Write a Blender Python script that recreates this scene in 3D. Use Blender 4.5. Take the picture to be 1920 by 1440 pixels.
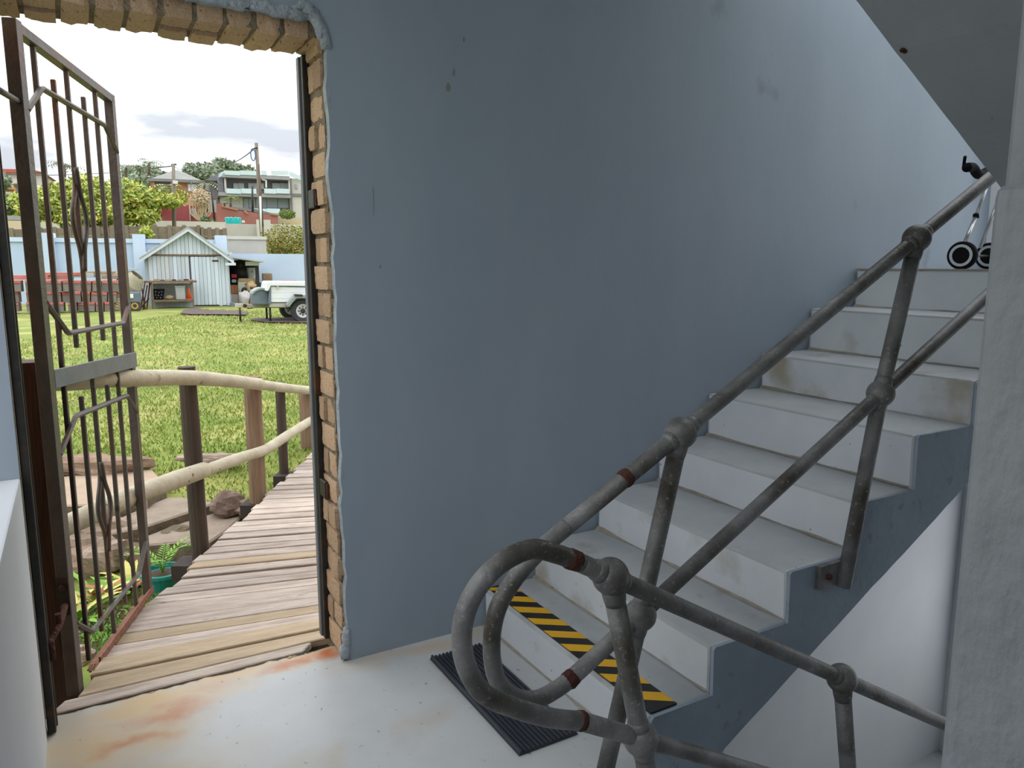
import bpy, bmesh, math, random
from mathutils import Vector, Matrix, noise as mnoise
for o in list(bpy.data.objects):
    bpy.data.objects.remove(o)
SC = bpy.context.scene
COL = SC.collection
V = Vector
# ------------------------------------------------------------------ camera
FPX, PITCH, YAW, CAMH = 1418.0, math.radians(8.82), math.radians(30.05), 1.5
cam = bpy.data.cameras.new('camera')
cam.sensor_width = 36.0
cam.lens = FPX * 36.0 / 1920.0
cam.clip_start = 0.03
cam.clip_end = 500
cam_o = bpy.data.objects.new('camera', cam)
COL.objects.link(cam_o)
cam_o.location = (0, 0, CAMH)
cam_o.rotation_euler = (math.pi / 2 - PITCH, 0, -YAW)
SC.camera = cam_o
SC.view_settings.view_transform = 'Standard'
SC.view_settings.look = 'None'
SC.view_settings.gamma = 1.0
SC.view_settings.use_curve_mapping = False
SC.view_settings.exposure = 0.0
# ------------------------------------------------------------------ overcast sky: brightest overhead, a third of that at the horizon
SKY_ZENITH = 5.0
world = bpy.data.worlds.new('overcast_sky')
SC.world = world
world.use_nodes = True
nt = world.node_tree
nt.nodes.clear()
def wn(t, **k):
    n = nt.nodes.new(t)
    for a, b in k.items():
        setattr(n, a, b)
    return n
tc = wn('ShaderNodeTexCoord')
sep = wn('ShaderNodeSeparateXYZ')
nt.links.new(tc.outputs['Generated'], sep.inputs[0])
mx = wn('ShaderNodeMath', operation='MAXIMUM'); mx.inputs[1].default_value = 0.0
nt.links.new(sep.outputs['Z'], mx.inputs[0])
ma = wn('ShaderNodeMath', operation='MULTIPLY_ADD')
ma.inputs[1].default_value = 2.0 / 3.0 * SKY_ZENITH
ma.inputs[2].default_value = SKY_ZENITH / 3.0
nt.links.new(mx.outputs[0], ma.inputs[0])
mp = wn('ShaderNodeMapping'); mp.inputs['Scale'].default_value = (2.0, 2.0, 8.5)
mp.inputs['Location'].default_value = (4.1, 6.2, 1.4)
nt.links.new(tc.outputs['Generated'], mp.inputs[0])
nz = wn('ShaderNodeTexNoise'); nz.inputs['Scale'].default_value = 1.6; nz.inputs['Detail'].default_value = 5
nt.links.new(mp.outputs[0], nz.inputs['Vector'])
rp = wn('ShaderNodeValToRGB')
rp.color_ramp.elements[0].position = 0.38; rp.color_ramp.elements[0].color = (1, 1, 1, 1)
rp.color_ramp.elements[1].position = 0.62; rp.color_ramp.elements[1].color = (0.36, 0.38, 0.415, 1)
nt.links.new(nz.outputs['Fac'], rp.inputs[0])
bg = wn('ShaderNodeBackground')
nt.links.new(rp.outputs[0], bg.inputs['Color'])
nt.links.new(ma.outputs[0], bg.inputs['Strength'])
wo = wn('ShaderNodeOutputWorld')
nt.links.new(bg.outputs[0], wo.inputs[0])
# ------------------------------------------------------------------ frames: exterior frame runs along the walkway (r to the side, d away from the house)
CY, SY, CP, SP = math.cos(YAW), math.sin(YAW), math.cos(PITCH), math.sin(PITCH)
FR = dict(a=0.0, k=1.0)
RV = V((1, 0, 0)); HV = V((0, 1, 0)); ZV = V((0, 0, 1))
def set_frame(a, k=1.0):               # direction of the d axis measured from the house wall normal, and a scale on d
    global RV, HV
    FR['a'] = a; FR['k'] = k
    RV = V((math.cos(a), -math.sin(a), 0)); HV = V((math.sin(a), math.cos(a), 0))
set_frame(YAW)
def W(r, d, z):
    return RV * r + HV * (d * FR['k']) + ZV * z
def ray(px, py):
    dx, dy = px - 960, py - 720
    F = FPX * CP - dy * SP
    x, y = F * SY + dx * CY, F * CY - dx * SY
    return x * RV.x + y * RV.y, x * HV.x + y * HV.y, FPX * SP + dy * CP
def pr(px, py, d):                      # measured image point at a known distance -> (r, z)
    rn, dn, dn_z = ray(px, py)
    s = d * FR['k'] / dn
    return rn * s, CAMH - dn_z * s
def PD(px, py, d):
    r, z = pr(px, py, d)
    return W(r, d, z)
def PZ(px, py, z):                      # measured image point on a known level -> (r, d)
    rn, dn, dz_ = ray(px, py)
    s = (CAMH - z) / dz_
    return rn * s, dn * s / FR['k']
def sm01(t):
    t = max(0.0, min(1.0, t))
    return t * t * (3 - 2 * t)
HILL = [(-60, -.62), (4.2, -.62), (5.0, -.52), (5.8, -.32), (6.6, -.13), (8, -.10), (26, .15), (29, .2), (32, 1.0), (36, 1.9), (42, 2.9), (48, 3.7), (60, 5.0), (80, 7.5), (110, 10.5), (160, 13)]
LAWN_A, LAWN_K = math.radians(7.0), 1.086
def ground(x, y):
    dh = x * SY + y * CY
    d7 = (x * math.sin(LAWN_A) + y * math.cos(LAWN_A)) / LAWN_K
    t = sm01((dh - 8) / 8)
    d = dh * (1 - t) + d7 * t
    for (a, b), (c, e) in zip(HILL, HILL[1:]):
        if d <= c:
            return b + (e - b) * max(0, (d - a) / (c - a))
    return HILL[-1][1]
def gz(r, d):
    p = W(r, d, 0)
    return ground(p.x, p.y)
# ------------------------------------------------------------------ colours and materials
def S(c):
    if isinstance(c, str):
        c = c.lstrip('#'); c = [int(c[i:i + 2], 16) for i in (0, 2, 4)]
    out = []
    for u in c:
        u = u / 255.0
        out.append(u / 12.92 if u <= .04045 else ((u + .055) / 1.055) ** 2.4)
    return (*out, 1.0)
MATS = {}
def mat(name, c1, c2=None, c3=None, scale=6, rough=.75, metal=0.0, bump=0.0, bscale=None, stretch=(1, 1, 1), detail=5, rand=0.0, lo=.35, hi=.65, spec=.4, alpha=None, p3=.72, coord='Object'):
    m = bpy.data.materials.new(name); m.use_nodes = True
    t = m.node_tree; N = t.nodes; L = t.links
    b = N['Principled BSDF']
    b.inputs['Roughness'].default_value = rough
    b.inputs['Metallic'].default_value = metal
    b.inputs['Specular IOR Level'].default_value = spec
    col = None
    tcn = N.new('ShaderNodeTexCoord'); mpn = N.new('ShaderNodeMapping')
    mpn.inputs['Scale'].default_value = stretch
    L.new(tcn.outputs[coord], mpn.inputs[0])
    vec = mpn.outputs[0]
    oi = None
    if rand:
        oi = N.new('ShaderNodeObjectInfo')
        ad = N.new('ShaderNodeVectorMath'); ad.operation = 'ADD'
        sc = N.new('ShaderNodeMath'); sc.operation = 'MULTIPLY'; sc.inputs[1].default_value = 37.0
        L.new(oi.outputs['Random'], sc.inputs[0]); L.new(vec, ad.inputs[0]); L.new(sc.outputs[0], ad.inputs[1])
        vec = ad.outputs[0]
    if c2 is None:
        rgb = N.new('ShaderNodeRGB'); rgb.outputs[0].default_value = S(c1); col = rgb.outputs[0]
    else:
        n = N.new('ShaderNodeTexNoise'); n.inputs['Scale'].default_value = scale; n.inputs['Detail'].default_value = detail; n.inputs['Roughness'].default_value = .62
        L.new(vec, n.inputs['Vector'])
        r = N.new('ShaderNodeValToRGB'); e = r.color_ramp.elements
        e[0].position = lo; e[0].color = S(c1); e[1].position = hi; e[1].color = S(c2)
        if c3 is not None:
            x = e.new(p3); x.color = S(c3)
        L.new(n.outputs['Fac'], r.inputs[0]); col = r.outputs[0]
    if rand:
        hs = N.new('ShaderNodeHueSaturation')
        mr = N.new('ShaderNodeMapRange'); mr.inputs['To Min'].default_value = 1 - rand; mr.inputs['To Max'].default_value = 1 + rand
        L.new(oi.outputs['Random'], mr.inputs['Value']); L.new(mr.outputs[0], hs.inputs['Value']); L.new(col, hs.inputs['Color']); col = hs.outputs[0]
    L.new(col, b.inputs['Base Color'])
    if bump:
        n2 = N.new('ShaderNodeTexNoise'); n2.inputs['Scale'].default_value = bscale or scale * 4; n2.inputs['Detail'].default_value = 6
        L.new(vec, n2.inputs['Vector'])
        bp = N.new('ShaderNodeBump'); bp.inputs['Strength'].default_value = bump; bp.inputs['Distance'].default_value = .02
        L.new(n2.outputs['Fac'], bp.inputs['Height']); L.new(bp.outputs[0], b.inputs['Normal'])
    if alpha is not None:
        b.inputs['Alpha'].default_value = alpha
    MATS[name] = m
    return m
def addmix(m, c, fac_socket):          # put a colour over what the material has, by a factor socket
    t = m.node_tree; b = t.nodes['Principled BSDF']
    lk = b.inputs['Base Color'].links[0]; src = lk.from_socket
    x = t.nodes.new('ShaderNodeMix'); x.data_type = 'RGBA'
    t.links.new(src, x.inputs[6]); x.inputs[7].default_value = S(c); t.links.new(fac_socket, x.inputs[0])
    t.links.new(x.outputs[2], b.inputs['Base Color'])
def noisefac(m, scale, lo, hi, stretch=(1, 1, 1), off=0, detail=6):
    t = m.node_tree; N = t.nodes
    tcn = N.new('ShaderNodeTexCoord'); mpn = N.new('ShaderNodeMapping'); mpn.inputs['Scale'].default_value = stretch; mpn.inputs['Location'].default_value = (off, off, off)
    t.links.new(tcn.outputs['Object'], mpn.inputs[0])
    n = N.new('ShaderNodeTexNoise'); n.inputs['Scale'].default_value = scale; n.inputs['Detail'].default_value = detail
    t.links.new(mpn.outputs[0], n.inputs['Vector'])
    mr = N.new('ShaderNodeMapRange'); mr.inputs['From Min'].default_value = lo; mr.inputs['From Max'].default_value = hi; mr.clamp = True
    t.links.new(n.outputs['Fac'], mr.inputs['Value'])
    return mr.outputs[0]
def spotfac(m, spots, power=1.0):       # stains with a place and a shape: (x, y, radius x, radius y, strength), broken up by noise
    t = m.node_tree; N = t.nodes; L = t.links
    geo = N.new('ShaderNodeTexCoord')
    nzn = N.new('ShaderNodeTexNoise'); nzn.inputs['Scale'].default_value = 7; nzn.inputs['Detail'].default_value = 6
    L.new(geo.outputs['Object'], nzn.inputs['Vector'])
    wob = N.new('ShaderNodeVectorMath'); wob.operation = 'MULTIPLY_ADD'
    L.new(nzn.outputs['Color'], wob.inputs[0]); wob.inputs[1].default_value = (.22, .22, 0); L.new(geo.outputs['Object'], wob.inputs[2])
    tot = None
    for x, y, rx, ry, st in spots:
        sb = N.new('ShaderNodeVectorMath'); sb.operation = 'SUBTRACT'; sb.inputs[1].default_value = (x + .11, y + .11, 0); L.new(wob.outputs[0], sb.inputs[0])
        ml = N.new('ShaderNodeVectorMath'); ml.operation = 'MULTIPLY'; ml.inputs[1].default_value = (1 / rx, 1 / ry, 0); L.new(sb.outputs[0], ml.inputs[0])
        ln = N.new('ShaderNodeVectorMath'); ln.operation = 'LENGTH'; L.new(ml.outputs[0], ln.inputs[0])
        mr = N.new('ShaderNodeMapRange'); mr.inputs['From Min'].default_value = 1.0; mr.inputs['From Max'].default_value = .15; mr.inputs['To Max'].default_value = st; mr.clamp = True
        L.new(ln.outputs['Value'], mr.inputs['Value'])
        if tot is None:
            tot = mr.outputs[0]
        else:
            mm = N.new('ShaderNodeMath'); mm.operation = 'MAXIMUM'; L.new(tot, mm.inputs[0]); L.new(mr.outputs[0], mm.inputs[1]); tot = mm.outputs[0]
    return tot
# ------------------------------------------------------------------ mesh builder
class MB:
    def __init__(s):
        s.v = []; s.f = []; s.m = []
    def add(s, vs, fs, mi=0):
        k = len(s.v); s.v += [V(p) for p in vs]
        for f in fs:
            s.f.append([i + k for i in f]); s.m.append(mi)
        return s
    def hexa(s, p, mi=0):               # 4 bottom points counter-clockwise, 4 top points
        return s.add(p, [(3, 2, 1, 0), (4, 5, 6, 7), (0, 1, 5, 4), (1, 2, 6, 5), (2, 3, 7, 6), (3, 0, 4, 7)], mi)
    def box(s, x0, x1, y0, y1, z0, z1, mi=0):
        return s.hexa([(x0, y0, z0), (x1, y0, z0), (x1, y1, z0), (x0, y1, z0), (x0, y0, z1), (x1, y0, z1), (x1, y1, z1), (x0, y1, z1)], mi)
    def fbox(s, c, ax, ay, az, mi=0):   # box from centre and three half axes
        c, ax, ay, az = V(c), V(ax), V(ay), V(az)
        return s.hexa([c - ax - ay - az, c + ax - ay - az, c + ax + ay - az, c - ax + ay - az, c - ax - ay + az, c + ax - ay + az, c + ax + ay + az, c - ax + ay + az], mi)
    def ebox(s, r0, r1, d0, d1, z0, z1, mi=0):
        return s.hexa([W(r0, d0, z0), W(r1, d0, z0), W(r1, d1, z0), W(r0, d1, z0), W(r0, d0, z1), W(r1, d0, z1), W(r1, d1, z1), W(r0, d1, z1)], mi)
    def pbox(s, x0, y0, x1, y1, d, dep, mi=0):
        ym = (y0 + y1) / 2; xm = (x0 + x1) / 2
        r0 = pr(x0, ym, d)[0]; r1 = pr(x1, ym, d)[0]; z1 = pr(xm, y0, d)[1]; z0 = pr(xm, y1, d)[1]
        return s.ebox(r0, r1, d, d + dep, z0, z1, mi)
    def bar(s, a, b, w, t, up=(0, 0, 1), mi=0):   # rectangular bar between two points
        a, b = V(a), V(b); ax = (b - a)
        L = ax.length; ax.normalize(); u = V(up)
        sd = ax.cross(u)
        if sd.length < 1e-4: sd = ax.cross(V((1, 0, 0)))
        sd.normalize(); u2 = sd.cross(ax)
        return s.fbox((a + b) / 2, ax * L / 2, sd * w / 2, u2 * t / 2, mi)
    def prism(s, poly, off, mi=0, cap0=None, cap1=None):
        n = len(poly); off = V(off); poly = [V(p) for p in poly]
        k = len(s.v); s.v += poly + [p + off for p in poly]
        s.f.append([k + i for i in range(n)][::-1]); s.m.append(mi if cap0 is None else cap0)
        s.f.append([k + n + i for i in range(n)]); s.m.append(mi if cap1 is None else cap1)
        for i in range(n):
            j = (i + 1) % n
            s.f.append([k + i, k + j, k + n + j, k + n + i]); s.m.append(mi)
        return s
    def tube(s, pts, r, n=12, mi=0, cap=True, jit=0, rng=None):
        pts = [V(p) for p in pts]; rs = r if isinstance(r, (list, tuple)) else [r] * len(pts)
        k0 = len(s.v); nrm = None
        for i, p in enumerate(pts):
            t = (pts[min(i + 1, len(pts) - 1)] - pts[max(i - 1, 0)]).normalized()
            if nrm is None:
                nrm = t.cross(V((0, 0, 1)))
                if nrm.length < 1e-3: nrm = t.cross(V((1, 0, 0)))
                nrm.normalize()
            else:
                nrm = (nrm - t * nrm.dot(t)).normalized()
            bn = t.cross(nrm)
            for j in range(n):
                a = 2 * math.pi * j / n; q = rs[i] * (1 + (rng.uniform(-jit, jit) if jit else 0))
                s.v.append(p + (nrm * math.cos(a) + bn * math.sin(a)) * q)
        for i in range(len(pts) - 1):
            for j in range(n):
                a = k0 + i * n + j; b = k0 + i * n + (j + 1) % n
                s.f.append([a, b, b + n, a + n]); s.m.append(mi)
        if cap:
            s.f.append([k0 + j for j in range(n)][::-1]); s.m.append(mi)
            e = k0 + (len(pts) - 1) * n
            s.f.append([e + j for j in range(n)]); s.m.append(mi)
        return s
    def lathe(s, prof, c, axis=(0, 0, 1), n=20, mi=0, sx=1, sy=1, cap=True):
        ax = V(axis).normalized(); u = ax.cross(V((0, 0, 1)))
        if u.length < 1e-3: u = V((1, 0, 0))
        u.normalize(); w = ax.cross(u); c = V(c); k0 = len(s.v)
        for r, z in prof:
            for j in range(n):
                a = 2 * math.pi * j / n
                s.v.append(c + ax * z + u * (r * math.cos(a) * sx) + w * (r * math.sin(a) * sy))
        for i in range(len(prof) - 1):
            for j in range(n):
                a = k0 + i * n + j; b = k0 + i * n + (j + 1) % n
                s.f.append([a, b, b + n, a + n]); s.m.append(mi)
        if cap:
            s.f.append([k0 + j for j in range(n)][::-1]); s.m.append(mi)
            e = k0 + (len(prof) - 1) * n
            s.f.append([e + j for j in range(n)]); s.m.append(mi)
        return s
    def ball(s, c, rx, ry=None, rz=None, n=16, m=10, amp=0, freq=2.0, seed=0, mi=0, flat=None):
        ry = ry or rx; rz = rz or rx; c = V(c); k0 = len(s.v); sd = V((seed * 7.3, seed * 3.1, seed * 1.7))
        for i in range(m + 1):
            th = math.pi * i / m
            for j in range(n):
                a = 2 * math.pi * j / n
                q = V((math.sin(th) * math.cos(a), math.sin(th) * math.sin(a), math.cos(th)))
                k = 1 + (amp * mnoise.noise(q * freq + sd) if amp else 0)
                z = q.z * rz * k
                if flat is not None: z = max(z, -flat)
                s.v.append(c + V((q.x * rx * k, q.y * ry * k, z)))
        for i in range(m):
            for j in range(n):
                a = k0 + i * n + j; b = k0 + i * n + (j + 1) % n
                s.f.append([a, a + n, b + n, b]); s.m.append(mi)
        return s
    def leaf(s, p, dr, nr, ln, wd, mi=0):
        p, dr, nr = V(p), V(dr).normalized(), V(nr)
        sd = dr.cross(nr)
        if sd.length < 1e-3: sd = dr.cross(V((.3, .5, .8)))
        sd.normalize()
        return s.add([p, p + dr * ln * .5 + sd * wd / 2, p + dr * ln, p + dr * ln * .5 - sd * wd / 2], [(0, 1, 2, 3)], mi)
    def build(s, name, mats, parent=None, smooth=False, bevel=0, segs=2):
        me = bpy.data.meshes.new(name)
        if parent is not None:
            org = parent_loc(parent)
        elif s.v:
            xs = [p.x for p in s.v]; ys = [p.y for p in s.v]; zs = [p.z for p in s.v]
            org = V(((min(xs) + max(xs)) / 2, (min(ys) + max(ys)) / 2, min(zs)))
        else:
            org = V((0, 0, 0))
        me.from_pydata([p - org for p in s.v], [], s.f)
        if not isinstance(mats, (list, tuple)): mats = [mats]
        for m in mats: me.materials.append(MATS[m] if isinstance(m, str) else m)
        me.polygons.foreach_set('material_index', s.m)
        if bevel or smooth is True:
            bm = bmesh.new(); bm.from_mesh(me)
            bmesh.ops.recalc_face_normals(bm, faces=bm.faces)
            if bevel:
                ed = [e for e in bm.edges if len(e.link_faces) == 2 and e.calc_face_angle(0) > .5]
                bmesh.ops.bevel(bm, geom=ed, offset=bevel, segments=segs, affect='EDGES', profile=.6, clamp_overlap=True)
            bm.to_mesh(me); bm.free()
        if smooth:
            me.polygons.foreach_set('use_smooth', [True] * len(me.polygons))
        me.update()
        o = bpy.data.objects.new(name, me); COL.objects.link(o)
        if parent is not None:
            o.parent = parent
        else:
            o.location = org
        return o
def parent_loc(p):
    l = V((0, 0, 0))
    while p is not None:
        l += p.location; p = p.parent
    return l
def tag(o, label, cat, group=None, kind=None):
    o['label'] = label; o['category'] = cat
    if group: o['group'] = group
    o['kind'] = kind or 'thing'
    return o
def struct(o, label=None, cat=None):
    o['kind'] = 'structure'
    if label: o['label'] = label
    if cat: o['category'] = cat
    return o
def thing(name, label, cat, loc, group=None, kind=None):
    o = bpy.data.objects.new(name, None); o.empty_display_size = .1; COL.objects.link(o); o.location = loc
    return tag(o, label, cat, group, kind)
def shared(name, src, parent, mtx):     # another object on the same mesh data
    o = bpy.data.objects.new(name, src); COL.objects.link(o); o.parent = parent; o.matrix_local = mtx
    return o
def unitbox(mats, bevel=.06):
    b = MB().box(-.5, .5, -.5, .5, -.5, .5); o = b.build('unit', mats, bevel=bevel, segs=1)
    me = o.data; bpy.data.objects.remove(o)
    for v in me.vertices: v.co.z -= .5
    return me
# ------------------------------------------------------------------ interior materials
m = mat('wall_paint', '#8f9ca9', '#97a3af', scale=1.6, rough=.55, bump=.12, bscale=9, stretch=(1, 1, .45), spec=.35)
addmix(m, '#7b848c', noisefac(m, 3.2, .70, .82, off=3))
addmix(m, '#7f7a70', noisefac(m, 9, .74, .80, off=11))
mat('wall_white', '#c4c9ce', '#cdd1d5', scale=1.4, rough=.6, bump=.1, bscale=7)
m = mat('paint_pillar', '#777c83', '#82868c', scale=2.5, rough=.6, bump=.55, bscale=24, stretch=(1, 1, .6))
addmix(m, '#8e9298', noisefac(m, 7, .66, .75, off=5))
m = mat('paint_soffit', '#949aa1', '#9ca2a8', scale=2.2, rough=.65, bump=.2, bscale=14)
addmix(m, '#4a4e52', noisefac(m, 26, .73, .77, off=2))
m = mat('stair_side', '#8694a2', '#909dab', scale=5, rough=.65, bump=.35, bscale=22)
addmix(m, '#69747e', noisefac(m, 12, .62, .75, off=8))
m = mat('stair_riser', '#c6ccd1', '#d0d5d9', scale=3, rough=.5, bump=.18, bscale=11)
addmix(m, '#a39d8c', noisefac(m, 2.6, .58, .72, off=4))
addmix(m, '#6d675c', noisefac(m, 34, .71, .76, off=9))
m = mat('stair_tread', '#a6aaad', '#b4b8ba', scale=3.4, rough=.42, bump=.1, bscale=9)
addmix(m, '#8d867a', noisefac(m, 5, .58, .75, off=4))
addmix(m, '#6d675c', noisefac(m, 30, .70, .76, off=9))
m = mat('floor_paint', '#b4b8b9', '#c0c3c4', scale=1.8, rough=.38, bump=.08, bscale=6, spec=.45)
addmix(m, '#8e8c84', noisefac(m, 42, .66, .72, stretch=(1, .55, 1), off=6))
addmix(m, '#b3a998', noisefac(m, 2.4, .55, .72, off=13))
FLX, FLY = 0.0, 0.0
m = MATS['floor_paint']
addmix(m, '#c7a873', spotfac(m, [(.12, 2.74, .46, .16, .85), (-.04, 2.55, .36, .28, .75), (.44, 2.81, .36, .10, .75), (.68, 2.78, .24, .11, .85), (1.15, 2.62, .5, .08, .45), (.1, 2.3, .4, .2, .25)]))
addmix(m, '#b4612c', spotfac(m, [(.18, 2.65, .20, .06, .55), (.05, 2.52, .17, .05, .55), (.62, 2.755, .14, .05, .75), (.75, 2.75, .09, .07, .95), (.36, 2.75, .12, .06, .25)]))
m = mat('brick', '#dcb28c', '#e8caa8', '#d2987a', scale=9, rough=.92, bump=.8, bscale=40, rand=.14, p3=.78)
addmix(m, '#5c4636', noisefac(m, 16, .60, .70, off=7, stretch=(.5, .5, 2)))
addmix(m, '#d6c6ae', noisefac(m, 10, .58, .72, off=1))
mat('wall_scar', '#7a7e7c', '#858278', scale=20, rough=.9)
mat('slab_crumb', '#b09a78', '#c4b08e', scale=20, rough=.95)
mat('brick_core', '#8a5a34', '#a87a4a', scale=14, rough=.95, bump=.6, bscale=30)
m = mat('mortar', '#6f6455', '#8f806a', '#4a4036', scale=22, rough=.95, bump=.9, bscale=60)
m = mat('plaster_edge', '#a5afb6', '#8f999f', '#6b6054', scale=16, rough=.8, bump=.8, bscale=40, p3=.74)
m = mat('pipe', '#626362', '#7e7f7f', '#9b9c9c', scale=9, rough=.5, metal=.15, bump=.18, bscale=60, p3=.72)
addmix(m, '#413d36', noisefac(m, 4, .46, .64, off=3))
addmix(m, '#9c9b98', noisefac(m, 90, .60, .80, off=21))
mat('rust', '#43261f', '#5a3428', '#2a1a16', scale=30, rough=.95, bump=.9, bscale=80)
mat('grime', '#8a8272', '#9d978a', '#6f6656', scale=18, rough=.9)
mat('timber_edge', '#a08a68', '#b09a78', scale=8, rough=.8)
mat('rubber_mat', '#2b3038', '#363b44', scale=8, rough=.4, spec=.6)
mat('tape_black', '#17171a', '#202024', scale=12, rough=.5)
mat('tape_yellow', '#d8a412', '#e2b01c', scale=8, rough=.5)
mat('black_plastic', '#131315', rough=.8, spec=.1)
mat('white_plastic', '#b9bec4', rough=.4)
mat('chrome', '#a9a9a9', rough=.3, metal=.9)
m = mat('frame_steel', '#2b2a29', '#3a3733', scale=14, rough=.5, metal=.4, bump=.15)
addmix(m, '#5a3a28', noisefac(m, 8, .60, .72, off=4))
m = mat('gate_steel', '#524c49', '#605955', '#453a34', scale=10, rough=.45, metal=.35, bump=.15, bscale=50)
addmix(m, '#6a4a38', noisefac(m, 6, .54, .72, off=4, stretch=(1, 1, .4)))
mat('gate_plate', '#6a6d72', '#787b80', scale=10, rough=.6, metal=.1)
mat('rail_rust', '#7a5242', '#8c6450', '#5a3c30', scale=14, rough=.9, bump=.4)
mat('wood_dark', '#3a261c', '#4b3224', '#2a1b14', scale=5, rough=.7, stretch=(6, 6, .6), bump=.3, bscale=8)
# ------------------------------------------------------------------ room shell
YW, YB, YO = 2.6655, 2.70, 2.93          # plaster face, brick face, outer face
XL, XR, ZT = -.178, .803, 2.262          # door opening
XE = 4.95                                # far end of the stairwell
LOW = -1.8                               # lower landing level
rng = random.Random(4)
def ragged(a, b, n, amp, axis_fn, seed):
    rg = random.Random(seed); out = []
    for i in range(n + 1):
        t = i / n
        out.append(axis_fn(a + (b - a) * t, amp * (mnoise.noise(V((t * 9 + seed, seed, 0))) + .6 * mnoise.noise(V((t * 31 + seed, 2, 0)))) + rg.uniform(-.25, .25) * amp))
    return out
# plaster skin of the stair wall, one outline round the broken door opening
right_edge = ragged(0.0, 2.20, 46, .012, lambda z, e: (XR + .004 + e + .006, z), 3)
corner = [(XR + .012, 2.24), (XR + .002, 2.275), (XR - .012, 2.30), (XR - .035, 2.335), (XR - .065, 2.35), (XR - .085, 2.335)]
top_edge = ragged(XR - .10, XL, 30, .014, lambda x, e: (x, 2.325 + e), 9)
outline = [(XL - .6, -.0), (XL - .6, 3.4), (XE, 3.4), (XE, LOW), (1.7, LOW), (1.7, 0.0)] + right_edge + corner + top_edge + [(XL - .001, 0.0)]
b = MB()
b.prism([(x, YW, z) for x, z in outline], (0, .036, 0), 0)
b.m = [0 if i < 2 else (1 if 7 <= i - 2 + 1 <= len(outline) - 1 else 0) for i in range(len(b.f))]
wb = struct(b.build('wall_back', ['wall_paint', 'plaster_edge']), 'grey-blue plastered wall with broken plaster round the doorway')
# the plaster lip: a hand-smeared roll along the broken edge
def lip(pts, rad, seed):
    rg = random.Random(seed); out = []; rr = []
    for i, (x, z) in enumerate(pts):
        out.append((x, YW + .010, z)); rr.append(rad * (.7 + .6 * rg.random()))
    return out, rr
lp = MB()
pts, rr = lip([(x + .010, z) for x, z in right_edge], .0085, 2); lp.tube(pts, rr, 8)
lp.build('plaster_lip', 'plaster_edge', wb, smooth=True)
lp = MB(); pts, rr = lip([(x, z + .014) for x, z in [(XR + .015, 2.22)] + corner + top_edge[:22]], .018, 5)
lp.tube(pts, rr, 8); lp.build('plaster_lip', 'plaster_edge', wb, smooth=True)
lp = MB()
rg = random.Random(77)
for (x, z, rx, rz, a) in [(.765, 2.34, .04, .022, 0), (.715, 2.33, .05, .02, .1), (.62, 2.33, .06, .015, 0), (.52, 2.33, .07, .018, 0), (.38, 2.335, .08, .016, 0), (.80, 2.29, .018, .035, 0), (.815, .09, .018, .045, 0), (.81, .035, .024, .035, 0)]:
    lp.ball((x, YW + .012, z), rx, .022, rz, 14, 8, .5, 4, x * 9)
lp.build('plaster_smear', 'plaster_edge', wb, smooth=True)
# small scars and hairline marks on the wall
sc_ = MB()
for x, z, w_, h_ in [(.965, 1.735, .0016, .05), (1.292, 2.215, .005, .016), (1.268, 2.158, .009, .017), (1.335, 2.335, .004, .010), (.985, 1.50, .004, .006)]:
    sc_.ball((x, YW, z), w_, .0016, h_, 8, 6, .5, 3, x)
sc_.build('scar', 'wall_scar', wb)
# masonry behind the plaster
b = MB()
b.box(XR + .12, XE, YB, YO, LOW - .3, 3.4); b.box(XL - .6, XR + .12, YB, YO, ZT + .20, 3.4); b.box(XL - .6, XL - .045, YB, YO, -.75, ZT + .2)
struct(b.build('wall_masonry', 'brick_core'))
# mortar bed of the reveal
b = MB(); b.box(XR + .007, XR + .125, YB + .004, YO - .006, -.05, ZT + .06)
b.box(XL - .05, XR + .02, YB + .006, YO - .012, ZT + .012, ZT + .205); b.box(XL - .05, XL - .012, YB, YO, -.05, ZT + .02)
rev = struct(b.build('wall_reveal', 'mortar'), 'exposed brick reveal of the doorway')
def chipped(seed):
    bm = bmesh.new(); bmesh.ops.create_cube(bm, size=1.0); bmesh.ops.subdivide_edges(bm, edges=bm.edges[:], cuts=4, use_grid_fill=True)
    for v in bm.verts:
        c = v.co; e = sum(1 for q in c if abs(q) > .49)
        n_ = mnoise.noise(V((c.x * 3, c.y * 4, c.z * 3)) + V((seed * 5.1, 0, 0)))
        k = .975 if e == 2 else (.95 if e == 3 else 1.0)
        v.co = c * (k + .045 * n_ + (.05 * min(0, mnoise.noise(c * 6 + V((0, seed * 3.3, 0)))) if e > 1 else 0))
    me = bpy.data.meshes.new('brick'); bm.to_mesh(me); bm.free(); me.materials.append(MATS['brick']); return me
unit_bricks = [chipped(k) for k in range(6)]
rl = rev.location
def brick(cx, cy, cz, sx, sy, sz, tilt=0):
    o = shared('brick', unit_bricks[int(abs(cx * 97 + cy * 31 + cz * 57)) % 6], rev, Matrix.Translation(V((cx, cy, cz)) - rl) @ Matrix.Rotation(tilt, 4, 'Z') @ Matrix.Rotation(tilt * .6, 4, 'Y') @ Matrix.Diagonal((sx, sy, sz, 1)))
    return o
rg = random.Random(12)
z = .012; k = 0
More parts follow.
